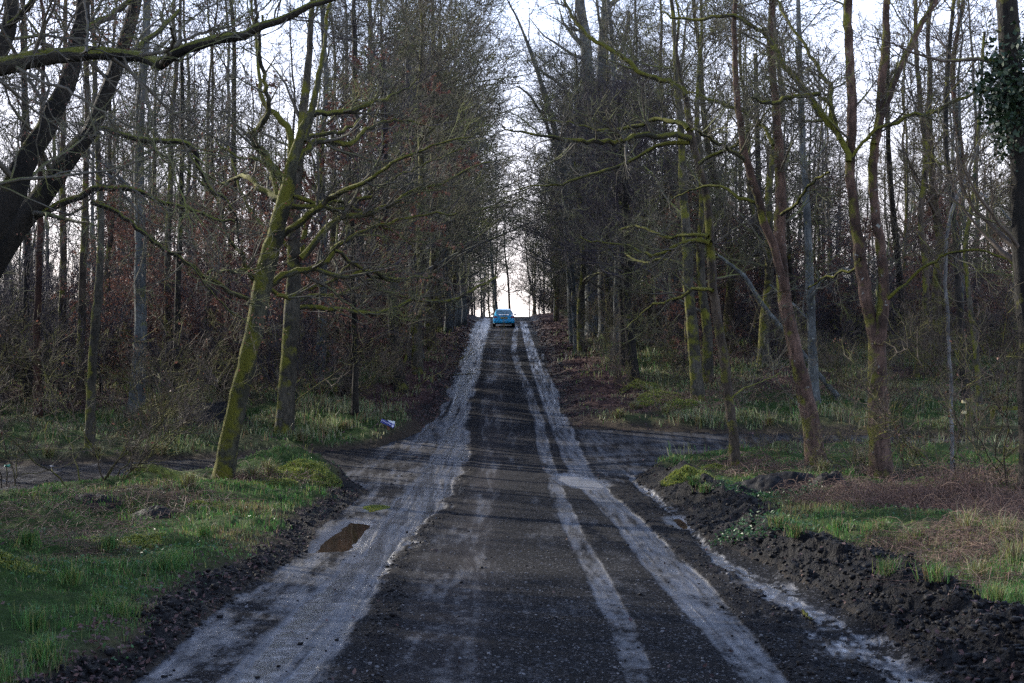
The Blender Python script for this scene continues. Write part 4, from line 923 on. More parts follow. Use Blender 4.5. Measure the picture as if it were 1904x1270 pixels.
# left wood and right wood
scatter(72, ['pole', 'pole', 'pole', 'wide'], (46, 185), -1, 4.0, 90, 2.2, 'bare unseen tree added left of the view to shade the near road', 'trees filling the wood left of the road', ypow=1.25)
scatter(64, ['wide', 'wide', 'dense', 'pole'], (54, 185), 1, 4.5, 90, 2.4, 'bare tree among the many behind one another in the wood right of the road', 'trees filling the wood right of the road', ypow=1.25)
# copper leaved young beeches
scatter(84, ['beech'], (50, 100), -1, 2.6, 30, 1.3, 'young beech still holding copper leaves in the undergrowth left of the road', 'copper leaved young beeches left of the road', sc=(0.5, 0.95), ypow=1.3, pxr=(180, 850))
scatter(46, ['beech'], (56, 110), 1, 4.5, 40, 1.5, 'young beech with a few copper leaves in the undergrowth right of the road', 'copper leaved young beeches right of the road', sc=(0.55, 1.0), pxr=(1150, 1950))
scatter(40, ['shrub'], (44, 90), -1, 1.6, 40, 1.0, 'leafless many stemmed shrub in the undergrowth left of the road', 'leafless shrubs left of the road', sc=(0.7, 1.2), ypow=1.5)
scatter(34, ['shrub'], (50, 95), 1, 2.4, 40, 1.0, 'leafless many stemmed shrub in the undergrowth right of the road', 'leafless shrubs right of the road', sc=(0.7, 1.1), ypow=1.5)
# the far wood, too many stems to count: one object
def far_wood():
    rng = np.random.default_rng(300); out = MB(); base = []
    for i in range(7):
        K = kind(310+i, 12+1.5*i, 0.12+0.01*i, 22+(i % 3)*5, 0.10+0.06*(i % 4), 3.6, 58, 0.06, 0.75, 1.5, 'bark_dark', 'twig_dark', sub2=4, sub3=0, levels=2, twigmin=0.02, bend=0.25)
        base.append((np.concatenate(K['t'].v+K['c'].v), np.concatenate(K['t'].q+[q+K['t'].n for q in K['c'].q])))
    n = 0
    while n < 360:
        yv = rng.uniform(92, 250); sd1 = rng.choice([-1, 1]); xv = sd1*rng.uniform(3.2 if yv < 150 else 0.6, 0.47*yv+4)
        if n < 46: yv = rng.uniform(140, 190); xv = -rng.uniform(3.8, 12) if n % 2 else rng.uniform(4.2, 12)
        if yv > 150 and abs(xv-0.6) < 2.4: continue
        if roadclear(xv, yv) < 3 and yv < 150: continue
        v, q = base[rng.integers(7)]; a = rng.uniform(0, 6.28); s_ = rng.uniform(0.7, 1.25); c_, s2 = math.cos(a)*s_, math.sin(a)*s_
        w = np.stack([v[:, 0]*c_-v[:, 1]*s2+xv, v[:, 0]*s2+v[:, 1]*c_+yv, v[:, 2]*s_+H(xv, yv)], 1); out.add(w, q); n += 1
    print('far wood quads', sum(len(q) for q in out.q))
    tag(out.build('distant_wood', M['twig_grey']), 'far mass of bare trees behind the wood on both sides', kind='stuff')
    # thin stems and twigs of the undergrowth
    out = MB(); base = []
    for i in range(5):
        K = kind(330+i, 2.6+0.8*i, 0.012+0.0025*i, 14, 0.15, 1.0, 30, 0.10, 1.2, 0.7, 'bark_dark', 'twig_dark', stems=4, sub2=3, sub3=0, levels=2, twigmin=0.008, bend=0.3)
        base.append((np.concatenate(K['t'].v+K['c'].v), np.concatenate(K['t'].q+[q+K['t'].n for q in K['c'].q])))
    n = 0
    while n < 520:
        yv = rng.uniform(47, 125); sd1 = rng.choice([-1, 1]); xv = sd1*rng.uniform(3.0, 0.42*yv)
        if roadclear(xv, yv) < (3.0 if sd1 < 0 else 4.5): continue
        if sd1 > 0 and yv < 62: continue
        if n < 90: yv = rng.uniform(135, 165); xv = -rng.uniform(4.2, 14) if n % 2 else rng.uniform(2.9, 13)
        v, q = base[rng.integers(5)]; a = rng.uniform(0, 6.28); s_ = rng.uniform(0.6, 1.2); c_, s2 = math.cos(a)*s_, math.sin(a)*s_
        w = np.stack([v[:, 0]*c_-v[:, 1]*s2+xv, v[:, 0]*s2+v[:, 1]*c_+yv, v[:, 2]*s_+H(xv, yv)], 1); out.add(w, q); n += 1
    for n in range(44):
        yv = rng.uniform(146, 176); xv = -rng.uniform(3.6, 10) if n % 2 else rng.uniform(3.8, 11)
        if yv < 158 and roadclear(xv, yv) < 0.8: continue
        v, q = base[rng.integers(1, 5)]; a = rng.uniform(0, 6.28); s_ = rng.uniform(0.5, 0.95); c_, s2 = math.cos(a)*s_, math.sin(a)*s_
        w = np.stack([v[:, 0]*c_*1.5-v[:, 1]*s2*1.5+xv, v[:, 0]*s2*1.5+v[:, 1]*c_*1.5+yv, v[:, 2]*s_+H(xv, yv)], 1); out.add(w, q)
    tag(out.build('undergrowth', M['twig_dark']), 'thin bare stems of the undergrowth on both sides', kind='stuff')
far_wood()
# nearer shrubs, each where the photo has one
for (px, py, kd, i, sc, lab, grp) in [
    (165, 905, 'shrub', 1, 0.9, 'dark twiggy shrub left of the long mossy hummock', None),
    (205, 895, 'shrub', 0, 0.8, 'low twiggy shrub touching the left end of the long mossy hummock', None),
    (20, 905, 'shrub', 2, 0.9, 'dark shrub with bent stems at the left edge below the trunks', None),
    (345, 835, 'shrub', 0, 0.6, 'small bare bush on the far grassy bank left of the leaning mossy tree', None),
    (1690, 880, 'shrub', 2, 0.6, 'bare bush between the forked reddish tree and the gate', None),
    (1775, 900, 'shrub', 1, 0.7, 'tall thin stemmed shrub in front of the gate post', None),
    (1870, 905, 'shrub', 2, 0.75, 'dark bush at the right edge above the dead brambles', None),
    (1590, 878, 'shrub', 0, 0.45, 'small bush at the left foot of the forked reddish tree', None),
    (1440, 850, 'shrub', 0, 0.35, 'little bush between the thin corner tree and the pinkish tree', None)]:
    x, yv, z = ground_pt(px, py); place(kd, i, x, yv, px*0.7, sc, lab, grp, z=z)
# ------------------------------------------------------------------ ground cover
rg = np.random.default_rng(77)
def sample(n, yr, smax, power=0.0):
    """points in the wedge seen by the camera, more of them close up"""
    u = rg.uniform(0, 1, n)
    if power == 0: Y = yr[0]*(yr[1]/yr[0])**u
    else: Y = (yr[0]**power+(yr[1]**power-yr[0]**power)*u)**(1/power)
    X = rg.uniform(-smax, smax, n)*(Y+2.5)
    return X, Y
def blades(mb, X, Y, Z, h, w, lean, cols):
    n = len(X); th = rg.uniform(0, 6.283, n); ph = rg.uniform(0, 6.283, n)
    dx, dy = np.cos(th), np.sin(th); lx, ly = np.cos(ph)*lean*h, np.sin(ph)*lean*h
    b0 = np.stack([X-dx*w, Y-dy*w, Z-0.02], 1); b1 = np.stack([X+dx*w, Y+dy*w, Z-0.02], 1)
    m0 = np.stack([X-dx*w*0.7+lx*0.35, Y-dy*w*0.7+ly*0.35, Z+h*0.6], 1); m1 = np.stack([X+dx*w*0.7+lx*0.35, Y+dy*w*0.7+ly*0.35, Z+h*0.6], 1)
    hh = h*(1-0.35*np.minimum(lean, 1.3))
    t0 = np.stack([X-dx*w*0.1+lx, Y-dy*w*0.1+ly, Z+hh], 1); t1 = np.stack([X+dx*w*0.1+lx, Y+dy*w*0.1+ly, Z+hh], 1)
    v = np.stack([b0, b1, m0, m1, t0, t1], 1).reshape(-1, 3)
    q = np.array([[0, 1, 3, 2], [2, 3, 5, 4]]); Q = (q[None]+(np.arange(n)*6)[:, None, None]).reshape(-1, 4)
    mb.add(v, Q); mb.c.append(np.repeat(cols, 6, axis=0).astype(np.float32))
PAL = {'green': [(0.028, 0.092, 0.020), (0.052, 0.155, 0.030), (0.085, 0.20, 0.042)], 'yellow': [(0.15, 0.17, 0.045), (0.20, 0.21, 0.06), (0.11, 0.14, 0.035)],
       'straw': [(0.15, 0.105, 0.055), (0.22, 0.16, 0.09), (0.09, 0.055, 0.032)], 'pale': [(0.17, 0.20, 0.10), (0.27, 0.28, 0.16), (0.12, 0.16, 0.075)]}
def pal(names, n):
    names = np.asarray(names); out = np.zeros((n, 4)); out[:, 3] = 1
    for nm, cs in PAL.items():
        m = names == nm; k = m.sum()
        if k: out[m, :3] = np.array(cs)[rg.integers(0, 3, k)]*rg.uniform(0.7, 1.3, (k, 1))
    return out
g = MB()
def patch(n, yr, smax, hr, wd, tuft=6, spread=0.06, power=0.0):
    X, Y = sample(n, yr, smax, power); z, mk = terrain(X, Y)
    patchy = fbm(X*0.9, Y*0.9, 4, 81)
    keep = rg.uniform(0, 1, n) < mk['grass']*np.clip(0.10+3.0*(patchy-0.40), 0.04, 1)
    X, Y, z = X[keep], Y[keep], z[keep]; dry = mk['dry'][keep]; s = mk['s'][keep]; pt = patchy[keep]
    tall = fbm(X*0.5+5, Y*0.5, 3, 82)
    rep = tuft; k = len(X)*rep
    hs = rg.uniform(hr[0], hr[1], len(X))*(0.5+1.3*ss(0.38, 0.68, tall))
    Xr = np.repeat(X, rep)+rg.normal(0, spread, k)*(1+0.0*k); Yr = np.repeat(Y, rep)+rg.normal(0, spread, k); zr = np.repeat(z, rep)
    h = np.repeat(hs, rep)*rg.uniform(0.6, 1.2, k)
    u = rg.uniform(0, 1, k); D = np.repeat(dry, rep); R_ = np.repeat(Xr[::rep] > 0, rep) if k else np.array([])
    far = np.repeat(Y > 36, rep)
    nm = np.where(far, np.where(u < 0.50+0.1*D, 'pale', np.where(u < 0.72+0.2*D, 'straw', np.where(u < 0.86, 'yellow', 'green'))),
                  np.where(u < 0.68-0.55*D, 'green', np.where(u < 0.84-0.40*D, 'yellow', np.where(u < 0.90-0.3*D, 'pale', 'straw'))))
    wd_ = wd*np.clip(Yr/14.0, 0.7, 6)
    blades(g, Xr, Yr, zr, h, wd_*rg.uniform(0.7, 1.3, k), np.abs(rg.normal(0.45, 0.4, k)), pal(nm, k))
patch(90000, (8.5, 36), 0.42, (0.03, 0.095), 0.0032, 5, 0.05)
patch(30000, (36, 120), 0.42, (0.10, 0.30), 0.0035, 5, 0.12)
patch(60000, (43, 82), 0.40, (0.12, 0.32), 0.0035, 5, 0.12)
# tussocks, each a fountain of longer blades
def tussocks(pts, hh, nb, names):
    for px, py in pts:
        x, yv, z = ground_pt(px, py); k = nb
        X = np.full(k, x)+rg.normal(0, 0.06, k); Y = np.full(k, yv)+rg.normal(0, 0.06, k)
        blades(g, X, Y, np.full(k, z), hh*rg.uniform(0.6, 1.25, k), 0.0035*max(1, yv/15)*np.ones(k), np.abs(rg.normal(0.7, 0.35, k)), pal(rg.choice(names, k), k))
tussocks([(310, 1060), (330, 1050), (190, 1130), (230, 1150), (205, 1020), (380, 1000), (60, 1170), (130, 1090), (50, 1010), (80, 1230)], 0.22, 150, ['green', 'green', 'yellow'])
tussocks([(1480, 1000), (1560, 985), (1620, 1000), (1700, 1010), (1450, 985), (1650, 1065), (1740, 1090), (1640, 985), (1850, 1120), (1290, 900), (1310, 915)], 0.20, 130, ['green', 'green', 'yellow', 'straw'])
tussocks([(1865, 1010), (1885, 1050), (1800, 990), (1820, 1090), (1530, 880), (1600, 860), (1700, 850), (500, 880), (470, 895), (350, 905), (640, 800), (600, 810), (560, 820), (300, 845), (240, 845), (180, 850), (90, 850), (1180, 760), (1240, 770), (1150, 775), (1300, 790), (1380, 780), (1430, 790)], 0.34, 130, ['straw', 'pale', 'yellow'])
tag(g.build('grass', M['grass'], colname='tint', smooth=False), 'tufts of green and straw coloured grass along both verges', kind='stuff')

# moss cushions on the mound by the junction, on the long hummock and under the right hand trees
mo = MB()
def mossblob(c, r, h, n=2600):
    a = rg.uniform(0, 6.283, n); q = np.sqrt(rg.uniform(0, 1, n)); X = c[0]+r*q*np.cos(a); Y = c[1]+r*1.1*q*np.sin(a)
    z = terrain(X, Y)[0]+h*(1-q**2)*(0.55+0.9*fbm(X*4, Y*4, 3, 91))
    cols = np.array([(0.22, 0.25, 0.04), (0.30, 0.31, 0.07), (0.12, 0.17, 0.03), (0.10, 0.15, 0.04)])[rg.integers(0, 4, n)]*rg.uniform(0.7, 1.2, (n, 1))
    blades(mo, X, Y, z-0.02, rg.uniform(0.02, 0.055, n), np.full(n, 0.008), np.abs(rg.normal(0.8, 0.5, n)), np.c_[cols, np.ones(n)])
for px, py, r, h in [(540, 882, 0.75, 0.12), (590, 890, 0.55, 0.10), (500, 900, 0.6, 0.05), (560, 872, 0.6, 0.1), (1290, 880, 0.5, 0.08), (1262, 886, 0.45, 0.06), (1330, 870, 0.4, 0.05), (1225, 745, 0.9, 0.28), (1205, 752, 0.6, 0.2), (1195, 722, 0.9, 0.25), (1270, 752, 0.6, 0.15), (700, 948, 0.25, 0.03), (390, 945, 0.35, 0.05), (265, 1005, 0.3, 0.04), (20, 1040, 0.4, 0.05)]:
    x, yv, z = ground_pt(px, py); mossblob((x, yv), r, h)
tag(mo.build('moss', M['grass'], colname='tint', smooth=False), 'yellow green moss cushions on the lit banks', kind='stuff')

# broad green ground leaves (low ivy and dock) near the camera and on the mound
gl = MB()
X, Y = sample(60000, (8.5, 34), 0.42); z, mk = terrain(X, Y)
pt = fbm(X*0.8+8, Y*0.8, 3, 83)
k = rg.uniform(0, 1, len(X)) < np.maximum(mk['grass'], 0.5*(mk['s'] > 0.2)*mk['left'])*ss(0.45, 0.62, pt)*0.5
k |= (np.hypot(X-_L[0][0], Y-_L[0][1]) < 1.3) & (mk['s'] > 0.3) & (rg.uniform(0, 1, len(X)) < 0.7)
c = np.stack([X[k], Y[k], z[k]+rg.uniform(0.01, 0.07, k.sum())], 1); quadleaf(rg, gl, c, 0.022, 0.55)
for px, py, r, n in [(1440, 925, 0.9, 900), (1390, 915, 0.7, 500), (1420, 980, 0.8, 500)]:
    if n:
        x, yv, z_ = ground_pt(px, py); a = rg.uniform(0, 6.28, n); q = r*np.sqrt(rg.uniform(0, 1, n)); X = x+q*np.cos(a); Y = yv+q*np.sin(a)
        quadleaf(rg, gl, np.stack([X, Y, terrain(X, Y)[0]+rg.uniform(0.02, 0.12, n)], 1), 0.026, 0.5)
tag(gl.build('ground_leaves', M['groundleaf'], smooth=False), 'low broad green leaves between the grass', kind='stuff')

# fallen leaves
fl = MB()
X, Y = sample(260000, (8.5, 130), 0.42); z, mk = terrain(X, Y)
p = np.clip(mk['litter']*0.9+0.10*(mk['s'] > 0)*(Y > 34)+0.16*(mk['s'] > 0.0)*(mk['s'] < 1.2)*mk['left']*(Y < 34)+0.05*(mk['s'] > 0)+0.0014, 0, 1)
p = p*np.where(mk['left'] & (Y < 24) & (mk['s'] > 0.9), 0.15, 1.0)
k = rg.uniform(0, 1, len(X)) < p
c = np.stack([X[k], Y[k], z[k]+0.012+0.02*rg.uniform(0, 1, k.sum())], 1)
quadleaf(rg, fl, c, (0.026*np.maximum(1, Y[k]/26))[:, None], 0.45)
near_l = Y[k]
tag(fl.build('fallen_leaves', M['litter'], smooth=False), 'dark purple brown fallen leaves on the verges', kind='stuff')

# clods of mud thrown up along the ruts and the right hand bank
cm = MB()
def clods(X, Y, z, r):
    n = len(X)
    base = np.array([(-1, -1, -1), (1, -1, -1), (1, 1, -1), (-1, 1, -1), (-1, -1, 1), (1, -1, 1), (1, 1, 1), (-1, 1, 1)], float)*0.6
    v = base[None]*(1+rg.normal(0, 0.28, (n, 8, 3)))
    a = rg.uniform(0, 6.28, n); ca, sa = np.cos(a), np.sin(a)
    x2 = v[:, :, 0]*ca[:, None]-v[:, :, 1]*sa[:, None]; y2 = v[:, :, 0]*sa[:, None]+v[:, :, 1]*ca[:, None]
    v = np.stack([x2, y2, v[:, :, 2]*0.7], -1)*r[:, None, None]+np.stack([X, Y, z+r*0.25], 1)[:, None]
    q = np.array([(0, 3, 2, 1), (4, 5, 6, 7), (0, 1, 5, 4), (1, 2, 6, 5), (2, 3, 7, 6), (3, 0, 4, 7)])
    cm.add(v.reshape(-1, 3), (q[None]+(np.arange(n)*8)[:, None, None]).reshape(-1, 4))
X, Y = sample(120000, (8.5, 50), 0.36); z, mk = terrain(X, Y)
p = np.clip(mk['clod']*0.55+mk['mud']*0.6*(Y < 36)+0.012*(mk['s'] < 0), 0, 1)
k = rg.uniform(0, 1, len(X)) < p
r = np.minimum(0.005+rg.exponential(0.006, k.sum()), 0.035)*np.where(mk['mud'][k] > 0.4, 1.6, 1.0)
clods(X[k], Y[k], z[k], r)
def mudmat():
    m, n, l, b = mat('wet_black_mud'); tc = n.new('ShaderNodeTexCoord'); n1 = noise(n, l, tc.outputs['Object'], 30, 4)
    l.new(ramp(n, l, n1, [(0.3, (0.004, 0.004, 0.0045)), (0.7, (0.016, 0.015, 0.016))]), b.inputs['Base Color']); b.inputs['Roughness'].default_value = 0.6; b.inputs['Specular IOR Level'].default_value = 0.1
    bump(n, l, n1, 0.6, 0.02, b); return m
M['mud'] = mudmat()
tag(cm.build('mud_clods', M['mud']), 'black clods of mud along the ruts and the right bank', kind='stuff')

# loose stones on the road
gm = MB(); X, Y = sample(60000, (8.5, 34), 0.30); z, mk = terrain(X, Y); k = (mk['s'] < -0.05) & (rg.uniform(0, 1, len(X)) < 0.45*(1-mk['wet'])**2+0.03)
_c = cm; cm = gm; clods(X[k], Y[k], z[k]-0.002, 0.003+np.minimum(rg.exponential(0.0035, k.sum()), 0.022)); cm = _c
M['gravel'] = leafmat('gravel_stone', [(0.02, 0.021, 0.025), (0.06, 0.062, 0.07), (0.12, 0.12, 0.13), (0.04, 0.04, 0.045)], trans=0.0)
tag(gm.build('gravel', M['gravel'], smooth=False), 'loose grey stones on the road', kind='stuff')
# soil heaps
def heap(label, px, py, rx, ry, h, seed, m='mud', name='soil_heap', cat='soil heap'):
    x, yv, z = ground_pt(px, py); yv += ry*0.6; z = H(x, yv)
    A, Rr = np.meshgrid(np.linspace(0, 2*math.pi, 65)[:-1], np.linspace(0, 1, 26)); xx = Rr*np.cos(A); yy = Rr*np.sin(A)
    hh = h*np.maximum(0, (1-Rr**2))**0.7*(0.55+0.9*fbm(xx*2.2+seed, yy*2.2, 3, seed))+0.05*(fbm(xx*9, yy*9, 4, seed+3)-0.4)*(1-Rr)*3*h/0.4
    g_ = terrain((x+xx*rx).ravel(), (yv+yy*ry).ravel())[0].reshape(xx.shape)
    v = np.stack([x+xx*rx, yv+yy*ry, g_+hh-0.06*Rr**4-0.02], -1); nr_, nc_ = Rr.shape
    i = np.arange(nr_-1)[:, None]; j = np.arange(nc_)[None]
    q = np.stack([i*nc_+j, (i+1)*nc_+j, (i+1)*nc_+(j+1) % nc_, i*nc_+(j+1) % nc_], -1).reshape(-1, 4)
    mb = MB(); mb.add(v.reshape(-1, 3), q); return tag(mb.build(name, M[m], origin=(x, yv, z)), label, cat)
heap('black soil heap with green leaves on it below the thin brown corner tree', 1445, 920, 0.95, 0.8, 0.30, 3)
heap('small black soil heap right of the larger one by the dead brambles', 1545, 905, 0.38, 0.35, 0.22, 4)
heap('dark earth heap in the grass on the near left verge', 275, 965, 0.45, 0.45, 0.12, 5)
heap('low flat dark earth heap left of the dark heap on the near left verge', 175, 945, 0.5, 0.4, 0.08, 6)
heap('dark hollow edged earth bank on the far side of the left track', 385, 790, 1.5, 1.0, 0.5, 8, cat='earth bank', name='earth_bank')
# long mossy hummock left of the leaning tree
def hummock():
    x, yv, z = ground_pt(325, 893); n = 40; u = np.linspace(-1, 1, n)
    p = np.stack([x+u*0.95, yv+0.35+0.10*u, np.zeros(n)], 1); p[:, 2] = [H(a, b)+0.03+0.10*math.sin(1.5*a+1) for a, b in p[:, :2]]
    r = 0.20*np.sqrt(np.maximum(0.03, 1-u**2))*(0.8+0.4*fbm(u*3, u*0, 3, 12)); r[u > 0.1] *= 1.2
    m, nn, l, b = mat('bright_moss'); tc = nn.new('ShaderNodeTexCoord'); n1 = noise(nn, l, tc.outputs['Object'], 18, 5)
    l.new(ramp(nn, l, n1, [(0.3, (0.05, 0.06, 0.015)), (0.55, (0.15, 0.17, 0.03)), (0.75, (0.26, 0.28, 0.06))]), b.inputs['Base Color']); b.inputs['Roughness'].default_value = 0.95; bump(nn, l, n1, 1.0, 0.05, b)
    M['bright_moss'] = m  # moss mottled by noise from dark olive to bright yellow green
    mb = MB(); mb.tubes(p, r, 22, jit=0.06, rng=rg); o = mb.build('mossy_log', m, origin=(x, yv, z)); tag(o, 'long hummock of a log under bright moss left of the leaning mossy tree', 'log')
hummock()

# dead bramble and bracken
br = MB()
def thicket(px, py, r, n, h, length=0.9):
    x, yv, z = ground_pt(px, py); a = rg.uniform(0, 6.28, n); q = r*np.sqrt(rg.uniform(0, 1, n)); X = x+q*np.cos(a); Y = yv+q*np.sin(a)*0.9
    zz, mk_ = terrain(X, Y); kk = mk_['s'] > 0.6; X, Y, zz = X[kk], Y[kk], zz[kk]; n = len(X)
    m = 7; out = np.zeros((n, m, 3)); out[:, 0] = np.stack([X, Y, zz], 1); d = rg.normal(0, 0.45, (n, 3)); d[:, 2] = rg.uniform(0.6, 1.2, n)*h
    L = length*rg.uniform(0.4, 1.2, n)[:, None]/(m-1)
    for j in range(1, m):
        d[:, 2] -= 0.25; d += rg.normal(0, 0.13, (n, 3)); dd = d/np.linalg.norm(d, axis=1, keepdims=True); out[:, j] = out[:, j-1]+dd*L
        out[:, j, 2] = np.maximum(out[:, j, 2], zz+0.01)
    rad = rg.uniform(0.0018, 0.004, n)[:, None]*(1-0.6*np.linspace(0, 1, m))[None]*max(1, yv/18)
    br.tubes(out, rad, 3)
for px, py, r, n, h in [(1600, 930, 1.2, 900, 0.7), (1700, 940, 1.3, 1200, 0.8), (1800, 950, 1.3, 1200, 0.9), (1880, 960, 1.3, 1000, 0.9), (1760, 1000, 0.9, 600, 0.6), (1860, 1020, 0.9, 600, 0.7), (1530, 905, 1.0, 500, 0.6), (1430, 870, 1.2, 400, 0.5), (1380, 862, 0.9, 260, 0.5), (1880, 900, 1.6, 600, 0.9), (1700, 890, 1.5, 500, 0.8),
                        (440, 895, 0.8, 300, 0.5), (500, 880, 1.0, 260, 0.45), (200, 950, 1.5, 420, 0.55), (80, 960, 1.5, 420, 0.55), (330, 925, 1.3, 350, 0.5), (120, 1010, 1.0, 220, 0.5), (30, 890, 1.6, 350, 0.8), (1850, 1100, 0.7, 220, 0.5)]:
    thicket(px, py, r, n, h)
for _ in range(70):
    yv = rg.uniform(47, 85); sd1 = rg.choice([-1, 1]); xv = sd1*rg.uniform(5, 0.36*yv)
    px = CX+xv*F/yv; thicket(px, CY+(CZ-H(xv, yv))*F/yv, 1.6, 90, 0.8, 1.1)
tag(br.build('dead_brambles', M['bramble']), 'tangle of dry reddish bramble and bracken stems on the verges', kind='stuff')

# fallen branches
def branch(label, pts, r, seed, m='bark_dark', twig=4):
    rng = np.random.default_rng(seed); w = []
    for px, py in pts:
        x, yv, z = ground_pt(px, py); w.append((x, yv, z+r*0.7))
    base = np.array(w[0]); p_, r_ = resamp(w, np.linspace(r, r*0.35, len(w)), 16, 0.01*r/0.02, rng); mb = MB(); mb.tubes(p_, r_, 6)
    if twig:
        a, ar, _ = spawn(rng, p_[None], r_[None], np.array([twig]), 0.2, 0.95, 0.7, 45, 6, 0.12, 0.02, 0.5, 0.006, 0.8); mb.tubes(a, ar, 4)
    tag(mb.build('fallen_branch', M[m], origin=tuple(base)), label, 'branch')
branch('thin stick lying across the pale left wheel track below the car', [(842, 699), (862, 697), (882, 695)], 0.03, 1, 'bark_brown', 0)
branch('pale fallen branch on the mossy slope right of the road', [(1040, 680), (1060, 665), (1078, 652)], 0.05, 2, 'bark_pale', 4)
branch('dark fallen branch beside the moss cushions right of the road', [(1152, 735), (1168, 728), (1180, 724)], 0.05, 3, 'bark_dark', 1)
branch('long grey fallen branch behind the dark trunks in the right wood', [(1200, 655), (1250, 648), (1290, 645), (1330, 640)], 0.08, 4, 'bark_dark', 5)
branch('slanting log on the grass between the right bank and the dark trunks', [(1055, 652), (1090, 645), (1120, 632)], 0.09, 5, 'bark_brown', 0)
branch('short black piece of wood in the wet gutter at the lower right', [(1492, 1142), (1500, 1150), (1510, 1157)], 0.022, 6, 'bark_dark', 0)

# ------------------------------------------------------------------ small upright stump, gate, sign, car
def simplemat(name, col, rough=0.6, metal=0.0, coat=0.0, nz=0.0):
    m, n, l, b = mat(name)
    if nz:
        tc = n.new('ShaderNodeTexCoord'); n1 = noise(n, l, tc.outputs['Object'], 9, 5)
        l.new(mixc(n, l, n1, tuple(c*(1-nz) for c in col), tuple(min(1, c*(1+nz)) for c in col)), b.inputs['Base Color'])
    else: b.inputs['Base Color'].default_value = (*col, 1)
    b.inputs['Roughness'].default_value = rough; b.inputs['Metallic'].default_value = metal; b.inputs['Coat Weight'].default_value = coat; b.inputs['Coat Roughness'].default_value = 0.08
    return m
def box_bm(bm, c, s, rot=None, bev=0.0):
    r = bmesh.ops.create_cube(bm, size=1.0); vs = r['verts']
    for v in vs: v.co = Vector((v.co.x*s[0], v.co.y*s[1], v.co.z*s[2]))
    if bev:
        es = list({e for v in vs for e in v.link_edges}); rr = bmesh.ops.bevel(bm, geom=es, offset=bev, segments=2, affect='EDGES', profile=0.6); vs = list({v for f in rr['faces'] for v in f.verts} | {v for v in vs if v.is_valid})
    mt = Matrix.Translation(c) @ (rot.to_matrix().to_4x4() if rot else Matrix.Identity(4))
    bmesh.ops.transform(bm, matrix=mt, verts=vs)
def bobj(name, bm, m, parent=None, loc=(0, 0, 0), smooth=False):
    me = bpy.data.meshes.new(name); bm.to_mesh(me); bm.free(); me.materials.append(m)
    if smooth:
        for p_ in me.polygons: p_.use_smooth = True
    o = bpy.data.objects.new(name, me); COL.objects.link(o); o.location = loc
    if parent is not None: o.parent = parent
    return o
M['wood_old'] = bark('weathered_green_wood', (0.05, 0.05, 0.025), (0.16, 0.15, 0.08), mossy=0.55, lichen=0.1)
M['wood_lit'] = simplemat('yellow_lit_wood', (0.55, 0.47, 0.25), 0.7, nz=0.15)  # yellowish light on the stubs is put into this wood colour
def gate():
    d = 41.0; x = (1802-CX)*d/F; base = Vector((x, d, H(x, d)))
    top = CZ+(CY-741)*d/F; h = top-base.z
    r = empty('gate_post', base); tag(r, 'square mossy wooden gate post with two yellow lit stubs at the far right', 'gate post')
    bm = bmesh.new(); box_bm(bm, (0, 0, h/2-0.15), (0.19, 0.19, h+0.3), bev=0.015); bobj('post', bm, M['wood_old'], r)
    for dz in (0.09, 0.40):
        bm = bmesh.new(); box_bm(bm, (-0.155, -0.02, h-dz), (0.12, 0.10, 0.085), bev=0.008); bobj('rail_stub', bm, M['wood_lit'], r)
    r2 = empty('wooden_fence', (x+0.5, d+0.3, base.z)); tag(r2, 'low greenish timber fence with a top rail running off to the right edge', 'fence')
    for q in (0.0, 0.32, 2.4):
        bm = bmesh.new(); box_bm(bm, (q, 0.12, h*0.38), (0.12, 0.1, h*0.76+0.3), bev=0.01); bobj('post', bm, M['wood_old'], r2)
    for hz in (h*0.80, h*0.42):
        bm = bmesh.new(); box_bm(bm, (1.6, 0, hz), (3.6, 0.05, 0.12), bev=0.008); bobj('rail', bm, M['wood_old'], r2)
gate()
